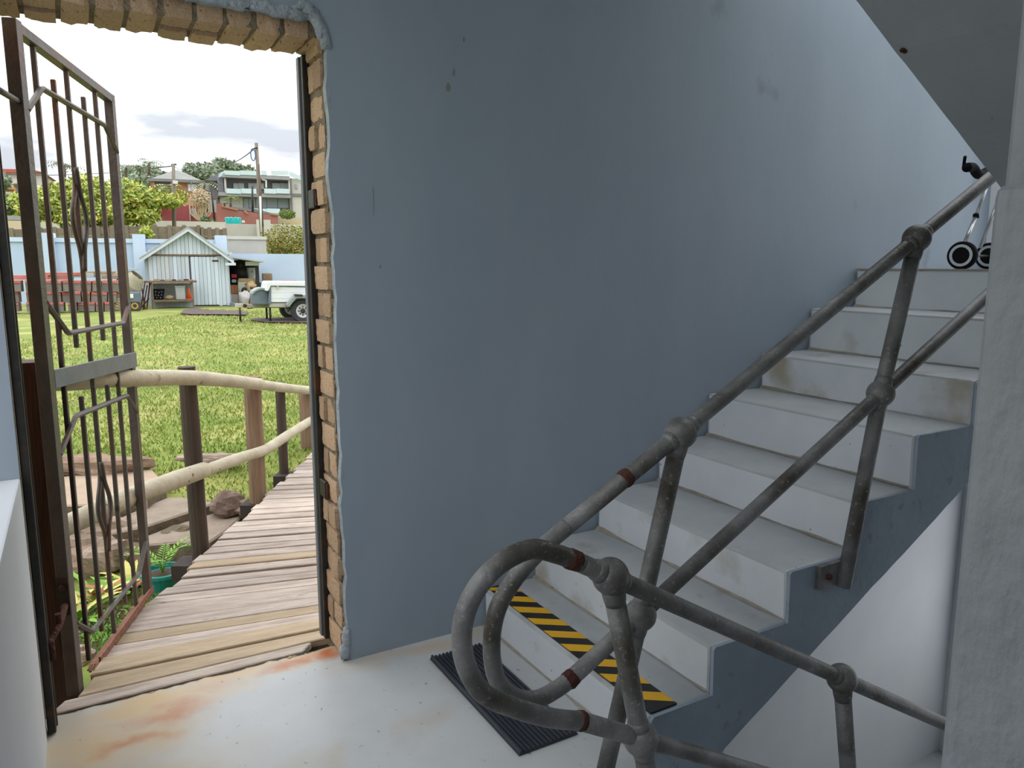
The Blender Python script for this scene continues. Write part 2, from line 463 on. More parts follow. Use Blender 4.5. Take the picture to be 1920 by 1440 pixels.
while z < ZT - .03:                      # courses of the jamb, header and stretcher by turns, edges knocked about
    hgt = .090 + rg.uniform(-.006, .006)
    jut = rg.uniform(-.006, .010)
    hgt = min(hgt, ZT + .03 - z)
    if k % 2 == 0:
        brick(XR + .055 - jut, (YB + 2.872) / 2, z + hgt / 2, .11, 2.872 - YB - rg.uniform(.0, .01), hgt, rg.uniform(-.03, .03))
    else:
        sp = rg.uniform(.55, .65)
        yl = YB + (2.872 - YB) * sp
        brick(XR + .055 - jut, (YB + yl) / 2 - .002, z + hgt / 2, .11, (2.872 - YB) * sp - .012, hgt, rg.uniform(-.04, .04))
        brick(XR + .055 - rg.uniform(-.004, .008), (yl + 2.872) / 2, z + hgt / 2, .11, (2.872 - YB) * (1 - sp) - .01, hgt, rg.uniform(-.04, .04))
    z += hgt + .013; k += 1
x = XR + .055; k = 0
while x > XL - .04:                      # bricks on edge across the head of the opening
    w_ = .081 + rg.uniform(-.004, .004); dz = rg.uniform(-.005, .006)
    if k in (4, 5, 9):
        brick(x - w_ / 2, YB + .055, ZT + .10 + dz, w_, .105, .2, rg.uniform(-.02, .02)); brick(x - w_ / 2, YO - .058, ZT + .10 - dz, w_, .108, .2, rg.uniform(-.02, .02))
    else:
        brick(x - w_ / 2, (YB + YO) / 2, ZT + .10 + dz, w_, YO - YB - .004 + rg.uniform(-.006, .006), .2, rg.uniform(-.02, .02))
    x -= w_ + .0125; k += 1
# floor slab with a broken threshold
thr = ragged(XL - .02, XR + .03, 40, .016, lambda x, e: (x, 2.805 + e), 21)
poly = [(XL - .3, -2.5), (1.32, -2.5), (1.32, 1.598), (1.72, 1.598), (1.72, YW + .01), (XR + .03, YW + .01)] + thr[::-1] + [(XL - .02, YW + .01), (XL - .3, YW + .01)]
b = MB(); b.prism([(x, y, -.13) for x, y in poly], (0, 0, .13))
fl = b.build('floor', 'floor_paint')
for v in fl.data.vertices: v.co += fl.location
fl.location = (0, 0, 0)
struct(fl, 'light grey painted concrete floor with rust stains by the doorway')
b = MB(); rg = random.Random(31); k0 = len(thr)
low = [(x, 2.852 + .012 * mnoise.noise(V((i * .9, 5, 2))) + rg.uniform(-.006, .006), -.055 - .02 * rg.random()) for i, (x, y) in enumerate(thr)]
mid = [(x, (y + low[i][1]) / 2 + rg.uniform(-.008, .008), -.018 - .016 * rg.random()) for i, (x, y) in enumerate(thr)]
rowsv = [[(x, y - .004, .0005) for x, y in thr], mid, low, [(x, y, -.13) for x, y, z in low]]
for rw_ in rowsv: b.v += [V(p) for p in rw_]
for q in range(3):
    for i in range(k0 - 1):
        b.f.append([q * k0 + i, q * k0 + i + 1, (q + 1) * k0 + i + 1, (q + 1) * k0 + i]); b.m.append(0)
b.build('broken_edge', 'slab_crumb', fl)
b = MB()
for i in range(30):                      # crumbs of concrete on the broken edge
    x = XL + .03 + rg.random() * (XR - XL - .06); y = rg.uniform(2.80, 2.84); s_ = rg.uniform(.003, .010)
    b.ball((x, y, -.03 * (y - 2.80) / .04), s_ * 1.6, s_, s_ * .6, 7, 5, .6, 3, i)
b.build('crumbs', 'slab_crumb', fl)['kind'] = 'stuff'
# left parapet with the wide opening above it
LY0, LZ1 = .0, 3.15
b = MB(); b.box(XL - .26, XL, LY0, YW, -.75, .867)
struct(b.build('wall_left', 'wall_white', bevel=.006), 'white low wall with a flat ledge beside the gate')
b = MB(); b.box(XL - .26, XL, LY0, YW, LZ1, 3.4); b.box(XL - .26, XL, -2.5, LY0, -.75, 3.4)
struct(b.build('wall_left_upper', 'wall_white'))
b = MB(); b.box(XL - .26, 1.2, -2.75, -2.5, -.75, 3.4)
struct(b.build('wall_rear', 'wall_white'))
b = MB(); b.box(1.2, XE + .25, .12, .40, LOW - .3, 3.4)
struct(b.build('wall_right', 'wall_white'))
b = MB(); b.box(1.2, 1.45, -2.75, .12, -.75, 3.4)
struct(b.build('wall_side', 'wall_white'))
SKX, SKY0 = 2.9, 1.52                     # unseen ceiling opening, added to brighten the far end of the stairwell
b = MB(); b.box(XL - .6, SKX, -2.75, YO, 3.4, 3.6); b.box(SKX, XE + .25, -2.75, SKY0, 3.4, 3.6); b.box(SKX, XE + .25, YW, YO, 3.4, 3.6)
struct(b.build('ceiling', 'wall_white'))
# end wall of the stairwell, with a window to each level


WIN = [(.50, 2.50, -1.5, 1.2), (.50, 2.50, 1.58, 3.36)]
b = MB()
b.box(XE, XE + .25, .40, WIN[0][0], LOW - .3, 3.4); b.box(XE, XE + .25, WIN[0][1], YO, LOW - .3, 3.4)
b.box(XE, XE + .25, WIN[0][0], WIN[0][1], LOW - .3, WIN[0][2]); b.box(XE, XE + .25, WIN[0][0], WIN[0][1], WIN[0][3], WIN[1][2]); b.box(XE, XE + .25, WIN[0][0], WIN[0][1], WIN[1][3], 3.4)
struct(b.build('wall_end', 'wall_white'))
for i, (y0, y1, z0, z1) in enumerate(WIN):
    b = MB(); t = .04
    b.box(XE + .1, XE + .15, y0, y0 + t, z0, z1); b.box(XE + .1, XE + .15, y1 - t, y1, z0, z1); b.box(XE + .1, XE + .15, y0, y1, z0, z0 + t); b.box(XE + .1, XE + .15, y0, y1, z1 - t, z1)
    struct(b.build('window_%d' % (i + 1), 'frame_steel'))
b = MB(); b.box(1.7, XE, .40, YW, LOW - .2, LOW); struct(b.build('floor_lower', 'floor_paint'))
b = MB(); b.box(1.55, 1.7, 1.362, YW - .006, LOW, -.131); struct(b.build('wall_lower', 'wall_white'))
# lighter paint below the flight
zsl = (.633 + .065) / (2.953 - 1.681)
zu = lambda x: -.065 + zsl * (x - 1.681)
b = MB(); b.prism([(1.702, YW - .005, LOW + .001), (XE - .002, YW - .005, LOW + .001), (XE - .002, YW - .005, 1.28), (3.62, YW - .005, 1.14), (1.75, YW - .005, zu(1.75) - .002), (1.702, YW - .005, -.14)], (0, .0045, 0))
struct(b.build('wall_back_lower', 'wall_white'), 'white painted lower wall under the stairs')
# ------------------------------------------------------------------ the pillar
b = MB()
px0, px1, py0, py1 = .836, 1.23, .12, .45
b.box(px0, px1, py0, py1, -.1, 1.585)
pil = b.build('pillar', 'paint_pillar', bevel=.016, segs=3)
b = MB(); b.box(px0 + .009, px1 - .002, py0 + .002, py1 - .004, 1.40, 3.4)
b.build('pillar_shaft', 'paint_pillar', pil, bevel=.016, segs=3)
b = MB()
for zc, yo, sx, sz in [(1.10, -.02, .01, .05), (1.32, -.05, .012, .02)]:
    b.ball((px0 + .015, py1 - .035 + yo, zc), sx, .05, sz, 10, 8, .4, 3, zc)
b.build('plaster_lump', 'paint_pillar', pil, smooth=True)
struct(pil, 'grey rough-plastered pillar at the edge of the stairwell')
# ------------------------------------------------------------------ stairs going up along the wall
NX = [1.405, 1.65, 1.985, 2.335, 2.64, 3.0, 3.345, 3.70]
NZ = [.165, .325, .503, .686, .892, 1.068, 1.285, 1.485]
YS0 = 1.60
st = thing('staircase', 'grey painted concrete staircase rising along the wall', 'stairs', (2.5, 2.1, 0))
for i in range(8):
    ys = YS0 + .009; x0 = NX[i]; x1 = NX[i + 1] + .03 if i < 7 else XE - .004
    z1 = NZ[i]; z0 = (NZ[i - 1] if i else 0.0) - .012
    b = MB(); dr = (.0, .006, -.004, .005, .0, .008, .0, .0)[i]
    if i < 7:
        b.hexa([(x0 + .008 - dr, ys, z0), (x1, ys, z0), (x1, YW - .007, z0), (x0 + .004, YW - .007, z0), (x0, ys, z1 - .004), (x1, ys, z1 - .004), (x1, YW - .007, z1), (x0 - dr, YW - .007, z1)])
        b.m = [1, 0, 2, 1, 2, 1]          # underside, tread, side, back, wall side, riser
        b.build('step', ['stair_tread', 'stair_riser', 'stair_side'], st, bevel=.011, segs=2)
    else:
        b.box(x0, x1, ys, YW - .007, z0, z1); b.m = [1, 0, 2, 1, 2, 1]
        b.build('landing', ['stair_tread', 'stair_riser', 'stair_side'], st, bevel=.011, segs=2)
        b = MB(); b.box(x0 - .004, x0 + .03, ys + .004, YW - .008, z1 + .0005, z1 + .004); b.build('edging', 'timber_edge', st)
        b = MB(); b.box(3.735, x1, .405, YS0 + .01, z1 - .2, z1); b.m = [2, 0, 2, 1, 2, 1]
        b.build('landing', ['stair_tread', 'stair_riser', 'stair_side'], st)
for i in range(8):                       # grime gathered at the foot of each riser
    zf = (NZ[i - 1] if i else .0015) - .0005; xf = NX[i] + .004; b = MB(); rg = random.Random(200 + i); n_ = 24; top_ = []; bot_ = []
    for k in range(n_ + 1):
        y = YS0 + .02 + (YW - .01 - YS0 - .02) * k / n_; w_ = .004 + .010 * max(0, mnoise.noise(V((y * 6, i * 3.1, 0))) + .25) + .012 * sm01((k / n_ - .8) / .2)
        top_.append((xf, y, zf + w_ * .8)); bot_.append((xf - w_, y, zf + .001))
    for k in range(n_):
        a_, c_ = V(bot_[k]), V(bot_[k + 1]); b.add([a_, c_, V(top_[k + 1]), V(top_[k])], [(3, 2, 1, 0)])
    b.build('grime_line', 'grime', st)
# body of the flight under the steps, ragged lower arris
sl = (.633 + .065) / (2.953 - 1.681)
zs = lambda x: -.065 + sl * (x - 1.681)
und = [(1.68 + (3.55 - 1.68) * i / 30, zs(1.68 + (3.55 - 1.68) * i / 30) + .006 * mnoise.noise(V((i * 1.7, 3, 1)))) for i in range(31)]
poly = und + [(XE - .004, NZ[7] - .2), (XE - .004, NZ[7] - .013)]
for i in range(7, 0, -1):
    poly += [(NX[i] + .012, NZ[i] - .016 if i == 7 else NZ[i] - .013), (NX[i] + .012, NZ[i - 1] - .013)]
poly += [(NX[0] + .012, NZ[0] - .013), (NX[0] + .012, -.001), (1.66, -.13)]
poly = [(x, YS0 + .009, z) for x, z in poly]
b = MB(); b.prism(poly, (0, YW - YS0 - .010, 0))
b.build('flight_body', 'stair_side', st)
ck = und + [(XE - .004, NZ[7] - .2), (XE - .004, NZ[7] - .002)]
for i in range(7, 0, -1):
    ck += [(NX[i] + .012, NZ[i] - .003), (NX[i] + .003, NZ[i] - .012), (NX[i] + .006, NZ[i - 1] - .004)]
ck += [(NX[0] + .012, NZ[0] - .003), (NX[0] + .003, NZ[0] - .012), (NX[0] + .006, -.0015), (1.325, -.0015), (1.325, -.135), (1.62, -.135)]
b = MB(); b.prism([(x, YS0 - .004, z) for x, z in ck], (0, .0135, 0)); b.build('cheek', 'stair_side', st)
# upper flight above the lower one: we see its underside
up = lambda x: 2.252 - .566 * (x - 2.002)
n_ = 60; lo_ = []
for i in range(n_ + 1):
    x = .15 + (3.66 - .15) * i / n_
    lo_.append((x, up(x) + .004 * mnoise.noise(V((i * 2.3, 7, 1)))))
poly = lo_ + [(3.70, NZ[7] - .2), (3.72, NZ[7])]
k = 0; x = 3.72; z = NZ[7]
while z < 3.19:
    z = min(z + .19, 3.39); poly += [(x, z)]; x -= .335; poly += [(x, z)]
poly += [(.15, 3.39)]
b = MB(); b.prism([(x, .46, z) for x, z in poly], (0, 1.04, 0))
uf = tag(b.build('upper_flight', 'paint_soffit'), 'grey concrete underside of the upper stair flight overhead', 'stairs')
b = MB()
b.ball((2.205, 1.475, up(2.205) - .001), .026, .010, .006, 8, 6, .5, 3, 1)
b.build('rust_mark', 'rust', uf)
# lower flight going down beside it
poly = []; x = 1.32; z = 0.0
poly.append((x, -.001))
for i in range(9):
    z -= .18; poly += [(x, z), (x + .315, z)]; x += .315
poly += [(x, LOW), (1.32, LOW + .6)]
b = MB(); b.prism([(x, .405, z) for x, z in poly], (0, .945, 0))
tag(b.build('lower_flight', 'stair_tread'), 'concrete stair flight going down from the floor edge', 'stairs')
# ------------------------------------------------------------------ hazard tape and mat
z0 = NZ[0] - .002
tp = thing('hazard_tape', 'yellow and black striped hazard tape on the lowest step', 'tape', (1.45, 2.1, z0))
b = MB(); b.box(NX[0] + .013, NX[0] + .118, YS0 + .014, YW - .01, z0 - .001, z0 + .0035); b.build('backing', 'tape_black', tp)
n = 9; y0_, y1_ = YS0 + .014, YW - .01; pit = (y1_ - y0_) / n
for i in range(0, n + 1):                # slanted yellow bands, trimmed to the strip
    ya = y0_ + i * pit + .01; sh = .075; wd = pit * .5
    q = [(NX[0] + .013, ya + sh), (NX[0] + .118, ya), (NX[0] + .118, ya + wd), (NX[0] + .013, ya + sh + wd)]
    q = [(x, min(max(y, y0_), y1_)) for x, y in q]
    if q[2][1] - q[1][1] < .004 and q[3][1] - q[0][1] < .004: continue
    b = MB(); b.prism([(x, y, z0 + .0036) for x, y in q], (0, 0, .0006)); b.build('yellow_band', 'tape_yellow', tp)
mt = thing('rubber_mat', 'black ribbed rubber mat on the floor before the first step', 'mat', (1.2, 2.18, 0))
mx0, mx1, my0, my1 = 1.09, 1.31, 1.84, 2.515
b = MB(); b.box(mx0, mx1, my0, my1, .0006, .006); b.build('base', 'rubber_mat', mt)
nr = 14
for i in range(nr):
    x = mx0 + (mx1 - mx0) * (i + .5) / nr; w_ = (mx1 - mx0) / nr
    h_ = .0135 if i else .018
    b = MB(); b.prism([(x - w_ * .38, my0, .005), (x + w_ * .38, my0, .005), (x + w_ * .22, my0, h_), (x - w_ * .22, my0, h_)], (0, my1 - my0, 0)); b.build('rib', 'rubber_mat', mt)
# ------------------------------------------------------------------ tubular railings
def smooth_path(pts, n=8):
    pts = [V(p) for p in pts]; out = []
    for i in range(len(pts) - 1):
        p0 = pts[max(i - 1, 0)]; p1 = pts[i]; p2 = pts[i + 1]; p3 = pts[min(i + 2, len(pts) - 1)]
        for k in range(n):
            t = k / n
            out.append(.5 * ((2 * p1) + (p2 - p0) * t + (2 * p0 - 5 * p1 + 4 * p2 - p3) * t * t + (3 * p1 - p0 - 3 * p2 + p3) * t ** 3))
    out.append(pts[-1]); return out
RP = .0228
def pipe(nm, pts, parent, r=RP, sm=False):
    b = MB(); b.tube(smooth_path(pts) if sm else pts, r, 20)
    return b.build(nm, 'pipe', parent, smooth=True)
def joint(p, parent, dirs, r=.046):
    b = MB(); b.ball(p, r, n=20, m=14)
    o = b.build('ball_joint', 'pipe', parent, smooth=True)
    for d_, ln in dirs:
        d_ = V(d_).normalized(); c = MB()
        c.tube([V(p) + d_ * .02, V(p) + d_ * ln * .8, V(p) + d_ * ln], [RP * 1.36, RP * 1.24, RP * 1.14], 20); c.build('collar', 'pipe', o, smooth=True)
    return o
def rust_ring(a, b_, parent, r=RP * 1.05, seed=1):
    m_ = MB(); m_.tube([V(a), V(a).lerp(V(b_), .3), V(a).lerp(V(b_), .7), V(b_)], [r * .985, r * 1.05, r * 1.05, r * .985], 14, jit=.05, rng=random.Random(seed)); m_.build('rust_patch', 'rust', parent, smooth=True)
YA = 1.563
ra = thing('stair_railing', 'grey tubular railing with ball joints along the rising stairs', 'railing', (1.9, YA, 0))
A = lambda x, z: V((x, YA, z))
b1, m1, f1 = A(1.452, 1.038), A(1.324, .526), A(1.19, .0)
b2, m2, f2 = A(2.481, 1.594), A(2.348, 1.075), A(2.221, .411)
bot, top = A(1.06, .815), A(3.62, 2.21)
slope = (b2.z - b1.z) / (b2.x - b1.x)
bot = A(1.07, b1.z - slope * (1.452 - 1.07)); top = A(3.50, b2.z + slope * (3.5 - 2.481))
pipe('top_rail', [bot, b1, b2, top], ra)
sm_ = (m2.z - m1.z) / (m2.x - m1.x)
mlow = A(1.09, m1.z - sm_ * (1.324 - 1.09)); mend = A(3.5, m2.z + sm_ * (3.5 - 2.348))
pipe('mid_rail', [mlow, m1, m2, mend], ra)
pipe('end_loop', [bot, A(.99, bot.z - slope * .085), A(.912, .722), A(.862, .652), A(.845, .565), A(.858, .470), A(.905, .405), A(.975, .374), A(1.04, .382), mlow], ra, sm=True)
pipe('post', [b1, m1, f1], ra, r=.0255)
pipe('post', [b2, m2, f2], ra, r=.0255)
ud = (b2 - b1).normalized(); pd = (b1 - f1).normalized()
joint(b1, ra, [(-pd, .07), (ud, .055), (-ud, .055)]); joint(b2, ra, [(-pd, .07), (ud, .055), (-ud, .055)])
joint(m1, ra, [(-pd, .06), (pd, .06)]); joint(m2, ra, [(-pd, .06), (pd, .06)])
b = MB(); b.tube([f1 + V((0, 0, .001)), f1 + V((0, 0, .012))], .06, 20); b.build('foot_plate', 'pipe', ra, smooth=False)
b = MB(); b.box(2.115, 2.225, YA + .012, YS0 - .0005, .415, .50); br = b.build('bracket', 'pipe', ra, bevel=.004)
b = MB(); b.lathe([(.011, 0), (.011, .008), (.007, .011)], (2.155, YA + .012, .458), (0, -1, 0), 10); b.build('bolt', 'rust', br)
rust_ring(b1 - ud * .205, b1 - ud * .232, ra, seed=3); rust_ring(mlow + V((.01, 0, .005)), mlow + V((-.016, 0, -.008)), ra, seed=4)
YD = 1.38
rdn = thing('stair_railing', 'grey tubular railing with rounded end beside the stairs going down', 'railing', (1.5, YD, 0))
D = lambda x, z: V((x, YD, z))
b1, m1, f1 = D(1.073, .762), D(1.182, .298), D(1.25, .0)
b2 = D(1.985, .232); f2 = D(2.13, -.50)
dsl = (b2.z - b1.z) / (b2.x - b1.x)
tl = D(.985, b1.z - dsl * .088); te = D(2.95, b2.z + dsl * .965)
ml = D(.99, m1.z - dsl * .192 - .0); me_ = D(2.8, m1.z + dsl * 1.618)
pipe('top_rail', [tl, b1, b2, te], rdn)
pipe('mid_rail', [ml, m1, me_], rdn)
pipe('end_loop', [tl, D(.915, .85), D(.845, .874), D(.765, .855), D(.705, .805), D(.675, .735), D(.680, .650), D(.722, .565), D(.80, .505), D(.90, .447), ml], rdn, sm=True)
pipe('post', [b1, m1, f1], rdn, r=.0255); pipe('post', [b2, f2], rdn, r=.0255)
dd = (b2 - b1).normalized(); pd = (b1 - m1).normalized(); pd2 = (b2 - f2).normalized()
joint(b1, rdn, [(-pd, .075), (dd, .05), (-dd, .055)]); joint(m1, rdn, [(-pd, .06), (pd, .06)]); joint(b2, rdn, [(-pd2, .075), (dd, .05), (-dd, .055)])
b = MB(); b.tube([f1 + V((0, 0, .001)), f1 + V((0, 0, .012))], .06, 20); b.build('foot_plate', 'pipe', rdn)
rust_ring(tl + V((-.008, 0, .006)), tl + V((-.04, 0, .020)), rdn, seed=5); rust_ring(ml + V((-.007, 0, .004)), ml + V((.007, 0, -.004)), rdn, seed=6)
# ------------------------------------------------------------------ folding trolley on the landing
tr = thing('luggage_trolley', 'folding trolley with black wheel leaning on the stair landing', 'trolley', (4.1, 2.3, NZ[7]))
wc = V((4.06, 2.30, NZ[7] + .073)); ax = V((-1, -.12, 0)).normalized()
def wheel(c):
    b = MB(); b.lathe([(.045, -.018), (.066, -.018), (.073, -.010), (.073, .010), (.066, .018), (.045, .018)], c, ax, 28); w_ = b.build('wheel', 'black_plastic', tr, smooth=False)
    b = MB(); b.lathe([(.057, .016), (.057, .020), (.043, .020), (.043, .016)], c, ax, 28, cap=False); b.build('white_ring', 'white_plastic', w_)
    b = MB(); b.lathe([(.044, -.01), (.044, .0185), (.008, .019), (.008, .022)], c, ax, 24); b.build('hub', 'black_plastic', w_)
wheel(wc); wc2 = wc - ax * .34; wheel(wc2)
b = MB(); b.tube([wc, wc2], .006, 8); b.build('axle', 'chrome', tr, smooth=True)
pa = wc + V((.035, .02, .045)); pb = pa + V((.13, .02, .165)); pc = pa + V((.30, .05, .40))
b = MB(); b.tube([pa, pb], .0105, 12); b.tube([pb, pc], .0085, 12); b.build('pole', 'chrome', tr, smooth=True)
b = MB(); b.tube([pb - V((.004, .003, .008)), pb + V((.004, .003, .008))], .015, 12); b.build('clamp', 'black_plastic', tr, smooth=True)
pa2 = pa + V((.2, .02, 0)); pc2 = pc + V((.16, .0, 0))
b = MB(); b.tube([pa2, pc2], .009, 12); b.build('pole', 'chrome', tr, smooth=True)
b = MB(); b.tube(smooth_path([PH for PH in (V((4.045, 2.31, 2.005)), V((4.12, 2.32, 2.01)), V((4.20, 2.33, 1.98)), pc + ZV * .02, pc2 + ZV * .02)], 5), .024, 12)
b.tube(smooth_path([V((4.075, 2.34, 2.065)), V((4.09, 2.35, 2.05)), V((4.105, 2.36, 2.02))], 4), .008, 10); b.build('handle', 'black_plastic', tr, smooth=True)
# ================================================================== outside
m = mat('grass_ground', '#637532', '#7c863e', '#918a5a', scale=1.3, rough=.95, bump=.4, bscale=30, p3=.78, coord='Object')
addmix(m, '#979356', noisefac(m, 1.1, .46, .66, off=2))
addmix(m, '#6b5a44', noisefac(m, .9, .66, .80, off=31))
mat('blade_green', '#6f8638', '#8a984a', scale=.8, rough=.8)
mat('blade_pale', '#a9a76a', '#b6b07a', scale=.8, rough=.85)
mat('blade_fresh', '#7e9c40', rough=.8)
mat('bounce_paving', '#8d8f92', '#9a9c9e', scale=2, rough=.9)  # unseen grey paving, added to keep the bounce light indoors neutral
mat('soil', '#4a3c30', '#5e4d3e', scale=8, rough=.98, bump=.8, bscale=24)
m = mat('deck_wood', '#9a8c81', '#b9ada2', '#7b6b5f', scale=3.2, rough=.85, bump=.4, bscale=18, stretch=(1.2, 9, 4), rand=.22, p3=.7)
mat('deck_wood_b', '#a08e76', '#b19f85', '#87735c', scale=3.0, rough=.85, bump=.35, bscale=18, stretch=(1.2, 9, 4), rand=.12)
mat('deck_edge', '#2b2523', '#3a322e', scale=8, rough=.85)
m = mat('log_pale', '#a8a08c', '#bab39e', '#8a806c', scale=4, rough=.85, bump=.4, bscale=20, p3=.75)
addmix(m, '#5a4e3e', noisefac(m, 18, .68, .75, off=3))
m = mat('log_brown', '#3b322c', '#4a3e34', '#2a2421', scale=3, rough=.8, stretch=(5, 5, .6), bump=.3, bscale=10)
m = mat('log_split', '#6b5442', '#8a7460', '#4a372b', scale=3, rough=.85, stretch=(6, 6, .6), bump=.4, bscale=10)
m = mat('stone', '#7f7062', '#978778', '#5c4e42', scale=4, rough=.95, bump=.8, bscale=14, p3=.75)
addmix(m, '#a39a8c', noisefac(m, 10, .66, .74, off=5))
m = mat('boulder_stone', '#5e4c42', '#77655a', '#43372f', scale=7, rough=.9, bump=.6, bscale=20)
addmix(m, '#b0a498', noisefac(m, 12, .64, .72, off=3))
mat('stone_red', '#7a6656', '#8f7a68', '#54463c', scale=5, rough=.95, bump=.8, bscale=14)
mat('slab_pink', '#94826f', '#a28f7d', scale=3, rough=.95, bump=.4, bscale=24)
mat('slab_grey', '#7c6f62', '#8b7e70', '#62584d', scale=6, rough=.95, bump=.5, bscale=30, p3=.8)
mat('slab_side', '#5a5040', '#6d6250', '#474036', scale=7, rough=.98, bump=.7, bscale=26)
mat('pot_teal', '#1f7a70', '#2a8a7e', scale=6, rough=.5)
mat('leaf_fern', '#5a8a24', '#76a030', scale=8, rough=.6)
mat('leaf_yellow', '#b0aa58', '#c0ba6c', scale=8, rough=.55)
mat('leaf_red', '#9a4a3c', '#b06a50', scale=12, rough=.6)
mat('leaf_weed', '#4e7a2a', '#6a9038', scale=12, rough=.7)
# ------------------------------------------------------------------ ground
def lines(stops):
    out = []
    for a, b_, st_ in stops:
        x = a
        while x < b_ - 1e-6:
            out.append(x); x += st_
    out.append(stops[-1][1]); return sorted(set(round(q, 4) for q in out))
gx = lines([(-140, -40, 10), (-40, -12, 2), (-12, XL - .26, .4), (XL - .26, XE + .25, .4), (XE + .25, 14, .5), (14, 40, 2), (40, 160, 10)])
gy = lines([(-40, -2.75, 3), (-2.75, YO, .5), (YO, 12, .3), (12, 30, .75), (30, 60, 2), (60, 170, 10)])
b = MB(); idx = {}
for i, x in enumerate(gx):
    for j, y in enumerate(gy):
        idx[i, j] = len(b.v)
        b.v.append(V((x, y, ground(x, y) + .03 * mnoise.noise(V((x * .5, y * .5, 0))))))
for i in range(len(gx) - 1):
    for j in range(len(gy) - 1):
        cx, cy = (gx[i] + gx[i + 1]) / 2, (gy[j] + gy[j + 1]) / 2
        if XL - .26 < cx < XE + .25 and -2.75 < cy < YO: continue
        b.f.append([idx[i, j], idx[i + 1, j], idx[i + 1, j + 1], idx[i, j + 1]]); b.m.append(1 if cy < YO and -9 < cx < 14 else 0)
gr = b.build('lawn_ground', ['grass_ground', 'bounce_paving'], smooth=False); gr.data.polygons.foreach_set('use_smooth', [True] * len(gr.data.polygons))
struct(gr, 'sloping green lawn and hillside beyond the doorway')
# grass blades
b = MB(); rg = random.Random(8)
def blades(n, rr, dr, h, bias=1.0):
    for _ in range(n):
        d = dr[0] + (dr[1] - dr[0]) * rg.random() ** bias; r = rg.uniform(*rr) * (d / dr[1]) ** .0
        if d < 6.0 and -4.2 < r < -2.0 + .0 * d and d < 5.62 + .25 * (r < -2.6): continue
        p = W(r, d, gz(r, d) - .01 + .03 * mnoise.noise(V((W(r, d, 0).x * .5, W(r, d, 0).y * .5, 0))))
        hh = h * rg.uniform(.5, 1.3); a = rg.uniform(0, 6.28); s_ = V((math.cos(a), math.sin(a), 0)) * .006 * (1 + d * .09)
        t = V((rg.uniform(-.7, .7), rg.uniform(-.7, .7), 1)) * hh
        k = len(b.v); b.v += [p - s_, p + s_, p + t]; b.f.append([k, k + 1, k + 2])
        q = mnoise.noise(V((p.x * .45, p.y * .45, 3))) + rg.uniform(-.5, .5)
        b.m.append(0 if q < .12 else (1 if q < .45 else 2))
blades(50000, (-5.5, 1.0), (5.4, 11), .045, 1.3)
blades(45000, (-10, 1.0), (10, 24.5), .05, 1.2)
go = b.build('lawn_grass', ['blade_green', 'blade_pale', 'blade_fresh'])
tag(go, 'short green and straw-coloured lawn grass', 'grass', kind='stuff')
# ------------------------------------------------------------------ boardwalk
DZ = -.10
bw = thing('boardwalk', 'weathered wooden plank boardwalk leading out of the doorway', 'boardwalk', W(-1, 4.5, DZ))
edge = lambda d: -1.585 - .16 * sm01((d - 2.4) / 1.0)
angs = [60.0, 61.0, 64.0, 66.5, 68.5, 70.0, 71, 72, 72.5, 73]
rg = random.Random(15)
def ln(k):
    d0 = 2.405 + (0, .11, .255, .41, .53, .645, .765, .88, .99, 1.10)[k] if k < 10 else 2.405 + 1.10 + (k - 9) * .112
    a = math.radians(angs[k] if k < 10 else min(84, 73 + (k - 9) * .55))
    return W(edge(d0) + (0.005), d0, DZ), (RV * math.sin(a) + HV * math.cos(a))
for k in range(39):
    (p, u), (q, w_) = ln(k), ln(k + 1)
    gp = rg.uniform(.012, .024); L0 = 1.50 + rg.uniform(-.02, .02) if k > 6 else (.86 if k == 0 else 1.02); ex = rg.uniform(-.02, .02)
    n0 = V((-u.y, u.x, 0)) * gp * .5; n1 = V((-w_.y, w_.x, 0)) * gp * .5
    rampz = lambda d_: .068 * (1 - sm01((d_ - 2.45) / 1.15))
    zz = V((0, 0, rg.uniform(-.004, .004) + rampz(p.x * SY + p.y * CY)))
    A_, B_, C_, D_ = p + u * ex + n0 + zz, p + u * L0 + n0 + zz, q + w_ * L0 - n1 + zz, q + w_ * ex - n1 + zz
    # keep clear of the outer wall face
    t = V((0, 0, -.032))
    mb = MB().hexa([A_ + t, B_ + t, C_ + t, D_ + t, A_, B_, C_, D_])
    o = mb.build('plank', 'deck_wood_b' if k in (1, 2, 4, 12) else 'deck_wood', bw, bevel=.004, segs=1)
    me = o.data; c = (A_ + B_ + C_ + D_) / 4 - bw.location; ang = math.atan2(u.y, u.x)
    R_ = Matrix.Rotation(-ang, 4, 'Z') @ Matrix.Translation(-c)
    me.transform(R_); o.matrix_local = R_.inverted()
for off in (.06, .72, 1.3):
    b = MB(); b.hexa([W(edge(2.6) + off, 2.75, DZ - .16), W(edge(2.6) + off + .05, 2.75, DZ - .16), W(-1.745 + off + .05, 7.0, DZ - .16), W(-1.745 + off, 7.0, DZ - .16), W(edge(2.6) + off, 2.75, DZ - .036), W(edge(2.6) + off + .05, 2.75, DZ - .036), W(-1.745 + off + .05, 7.0, DZ - .036), W(-1.745 + off, 7.0, DZ - .036)])
    b.build('joist', 'deck_edge', bw)
b = MB(); b.box(XL + .06, XR - .02, 2.89, 2.925, -.26, -.068); b.build('end_beam', 'deck_edge', bw)
b = MB(); b.box(XL + .03, XR - .03, 2.864, 2.876, -.15, -.036); b.build('fascia', 'deck_edge', bw)  # dark strip added to cover the first plank's lit front face
FK = 1.04
for d, w_ in ((3.95, .34), (5.0, .25), (5.72, .2), (6.4, .2)):
    b = MB(); b.ebox(-1.75 - .17, -1.75 + w_ - .1, d * FK - .06, d * FK + .10, DZ - .16, DZ - .066); b.build('bearer', 'deck_edge', bw)
